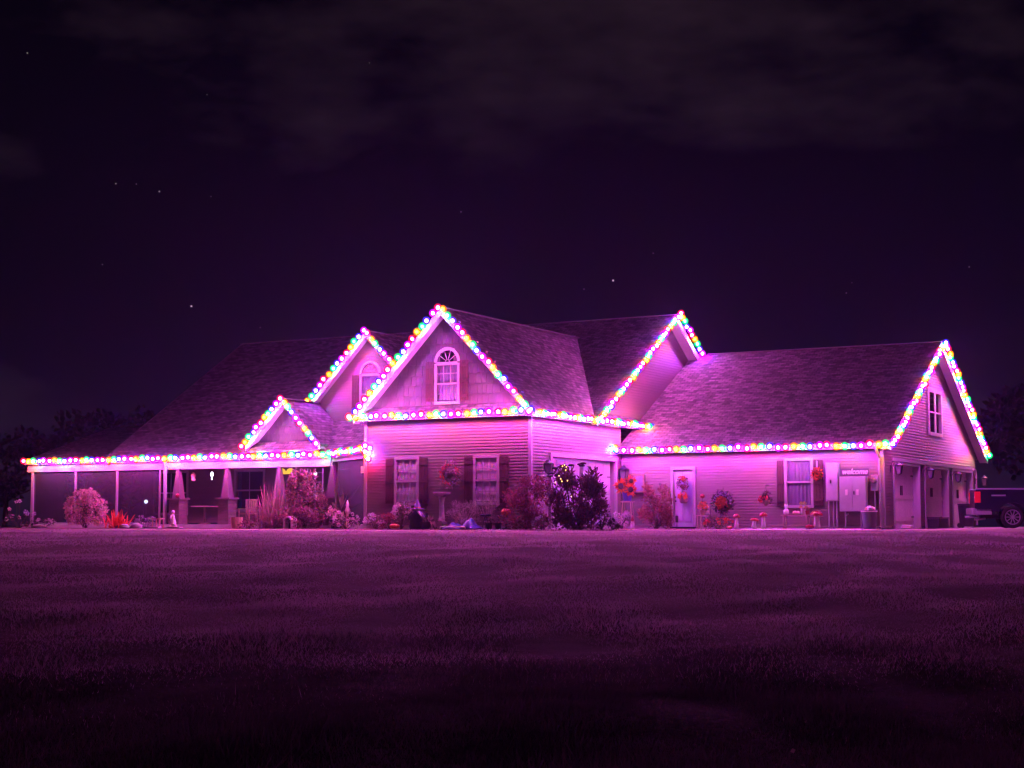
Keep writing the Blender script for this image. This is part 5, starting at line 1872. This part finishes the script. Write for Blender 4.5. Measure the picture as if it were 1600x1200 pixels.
x = CAM[0] + t * FWD[0] + s * RGT[0]
y = CAM[1] + t * FWD[1] + s * RGT[1]
P = np.stack([x, y, ground_z(x, y) + .05], 1)
D = rs.normal(size=(n, 3)) * np.array([1, 1, .3])
o = quads_obj('fallen_leaves', leaf_arrays(P, D, np.full(n, .05), np.full(n, .03), rs), leaf_mat('fallen_leaf', (.55, .45, .36), .2), None, kind='stuff')
o['label'] = 'scattered pale fallen leaves on the lawn'
# ------------------------------------------------------------------ strings of coloured bulbs
COLS = [('red', (1.0, .010, .24)), ('orange', (1.0, .12, .0006)), ('green', (.004, .26, .10)), ('blue', (.10, .02, 1.22)), ('violet', (.82, .012, 1.15))]
HALO_COLS = {'red': (1, .01, .06), 'orange': (1, .22, 0), 'green': (0, .9, .16), 'blue': (.05, .03, 1), 'violet': (.70, 0, 1)}
BULB_HALOS = []
CORES = []
for cn, rgb in COLS:
    mb = MB()
    mb.lathe([(.015, -.062), (.042, -.045), (.058, -.005), (.052, .030), (.028, .050), (.013, .057)], seg=8)
    CORES.append([mb.mesh('glowing_core', glow_mat('lit_core_%s_%d' % (cn, i), rgb, LAMP * f), smooth=True) for i, f in enumerate((1.0, 1.15, .5))])
    # oversized glowing shell, imitates the coloured halo round the core
    k_ = max(rgb)
    m = bpy.data.materials.new('halo_shell_' + cn)
    m.use_nodes = True
    n, l = m.node_tree.nodes, m.node_tree.links
    n.remove(n['Principled BSDF'])
    em = n.new('ShaderNodeEmission')
    em.inputs['Color'].default_value = (*HALO_COLS[cn], 1)
    em.inputs['Strength'].default_value = 1.9
    tr = n.new('ShaderNodeBsdfTransparent')
    mx = n.new('ShaderNodeMixShader')
    mx.inputs[0].default_value = .50
    l.new(tr.outputs[0], mx.inputs[1])
    l.new(em.outputs[0], mx.inputs[2])
    l.new(mx.outputs[0], n['Material Output'].inputs['Surface'])
    try:
        m.cycles.emission_sampling = 'NONE'
    except Exception:
        pass
    mb = MB()
    mb.ball((0, 0, 0), .136, 12, 8, 1, 1, 1.05)
    BULB_HALOS.append(mb.mesh('bulb', m, smooth=True))

def light_string(label, runs, spacing=.288, phase=0, tilt=0):
    root = empty('light_string', runs[0][0])
    tag(root, label, 'string lights', 'strings of coloured bulbs along the roof edges')
    o = Vector(runs[0][0])
    n = phase
    wire = MB()
    r3 = random.Random(phase + 11)
    for pts in runs:
        P = [Vector(p) for p in pts]
        L = sum((b - a).length for a, b in zip(P[:-1], P[1:]))
        cnt = max(2, int(round(L / spacing)))
        wire.tube([p - o for p in P], .008, 4)
        for i in range(cnt + 1):
            s = L * i / cnt
            for a, b in zip(P[:-1], P[1:]):
                l = (b - a).length
                if s <= l + 1e-6:
                    p = a + (b - a) * min(1, s / l)
                    break
                s -= l
            j = Vector((r3.uniform(-.035, .035), r3.uniform(-.02, .02), r3.uniform(-.032, .03)))
            bl = inst('bulb', BULB_HALOS[n % 5], root, p - o + j, (math.pi + r3.uniform(-.25, .25) if tilt else r3.uniform(-.3, .3), r3.uniform(-.3, .3), 0))  # outer ball is the added halo, its child the lamp
            inst('glowing_core', CORES[n % 5][r3.choice((0, 0, 1, 1, 2))], bl)
            n += 1
    wire.obj('wire', M_WIRE, root)
    return root

def rk(u0, z0, u1, z1, v, up=-.03):
    return [(u0, v - .06, z0 + up), (u1, v - .06, z1 + up)]
light_string('long string of coloured bulbs along the porch gutter', [[(-25.72, 2.26, 2.80), (-10.15, 2.26, 2.81)]], .30, 0)
light_string('short string of bulbs slanting from porch corner to the front wall', [[(-9.85, 2.26, 2.81), (-6.80, -.14, 2.83)]], .27, 2)
light_string('coloured bulbs outlining the small porch gable', [rk(PU - 1.86, 3.20, PU, 5.02, 2.36), rk(PU + .16, 4.90, PU + 1.74, 3.24, 2.36)], .27, 0)
light_string('coloured bulbs outlining the gable with the half hidden arched window', [rk(G2U - 2.68, 5.06, G2U, 7.74, 4.37), rk(G2U + .16, 7.62, G2U + 2.62, 5.08, 4.37)], .29, 1)
light_string('coloured bulbs outlining the tall shingled front gable', [rk(-7.0, 3.96, FU - .05, 7.68, -.47), rk(FU + .14, 7.58, .27, 4.00, -.47)], .29, 2)
light_string('string of coloured bulbs under the tall shingled front gable', [[(-6.95, -.67, 3.93), (.30, -.67, 3.94)]], .298, 0)
light_string('crowded bulbs on the gutter over the wide garage door', [[(.57, -.40, 3.87), (.57, 4.25, 3.86), (.70, 4.5, 3.86), (.70, 8.55, 3.86)]], .285, 1)
light_string('coloured bulbs outlining the big side gable behind the wing', [[(.62, 4.25, mz(4.25) + .04), (.62, 11.62, 8.58)], [(.62, 11.78, 8.46), (.62, 13.85, 7.18)]], .287, 0)
light_string('string of coloured bulbs along the wing gutter', [[(.16, 6.51, 2.89), (10.30, 6.51, 2.88)]], .30, 3)
light_string('coloured bulbs outlining the far right wing gable', [[(10.48, 6.74, 2.90), (10.48, 14.3, 7.14)], [(10.48, 14.5, 7.04), (10.48, 21.45, 3.06)]], .29, 3)
light_string('coil of spare bulbs hanging at the left corner of the front wall', [[(-6.58, -.20, 2.92), (-6.50, -.17, 2.55), (-6.40, -.16, 2.85), (-6.44, -.20, 2.50)]], .19, 4)
light_string('end of a bulb string bunched where wing meets garage wall', [[(.12, 6.45, 2.98), (.10, 6.15, 2.93)]], .16, 1)

# ------------------------------------------------------------------ night air
hz = MB().box(-150, 150, -130, 170, -5, 12.5)
m = bpy.data.materials.new('night_haze')
m.use_nodes = True
n, l = m.node_tree.nodes, m.node_tree.links
n.remove(n['Principled BSDF'])
pv_ = n.new('ShaderNodeVolumePrincipled')
pv_.inputs['Color'].default_value = (.58, .62, 1.0, 1)
pv_.inputs['Density'].default_value = HAZE
pv_.inputs['Anisotropy'].default_value = .74
l.new(pv_.outputs[0], n['Material Output'].inputs['Volume'])
h = hz.obj('haze', m)
struct(h, 'stuff')
h['label'] = 'faint night haze glowing around the house lights'
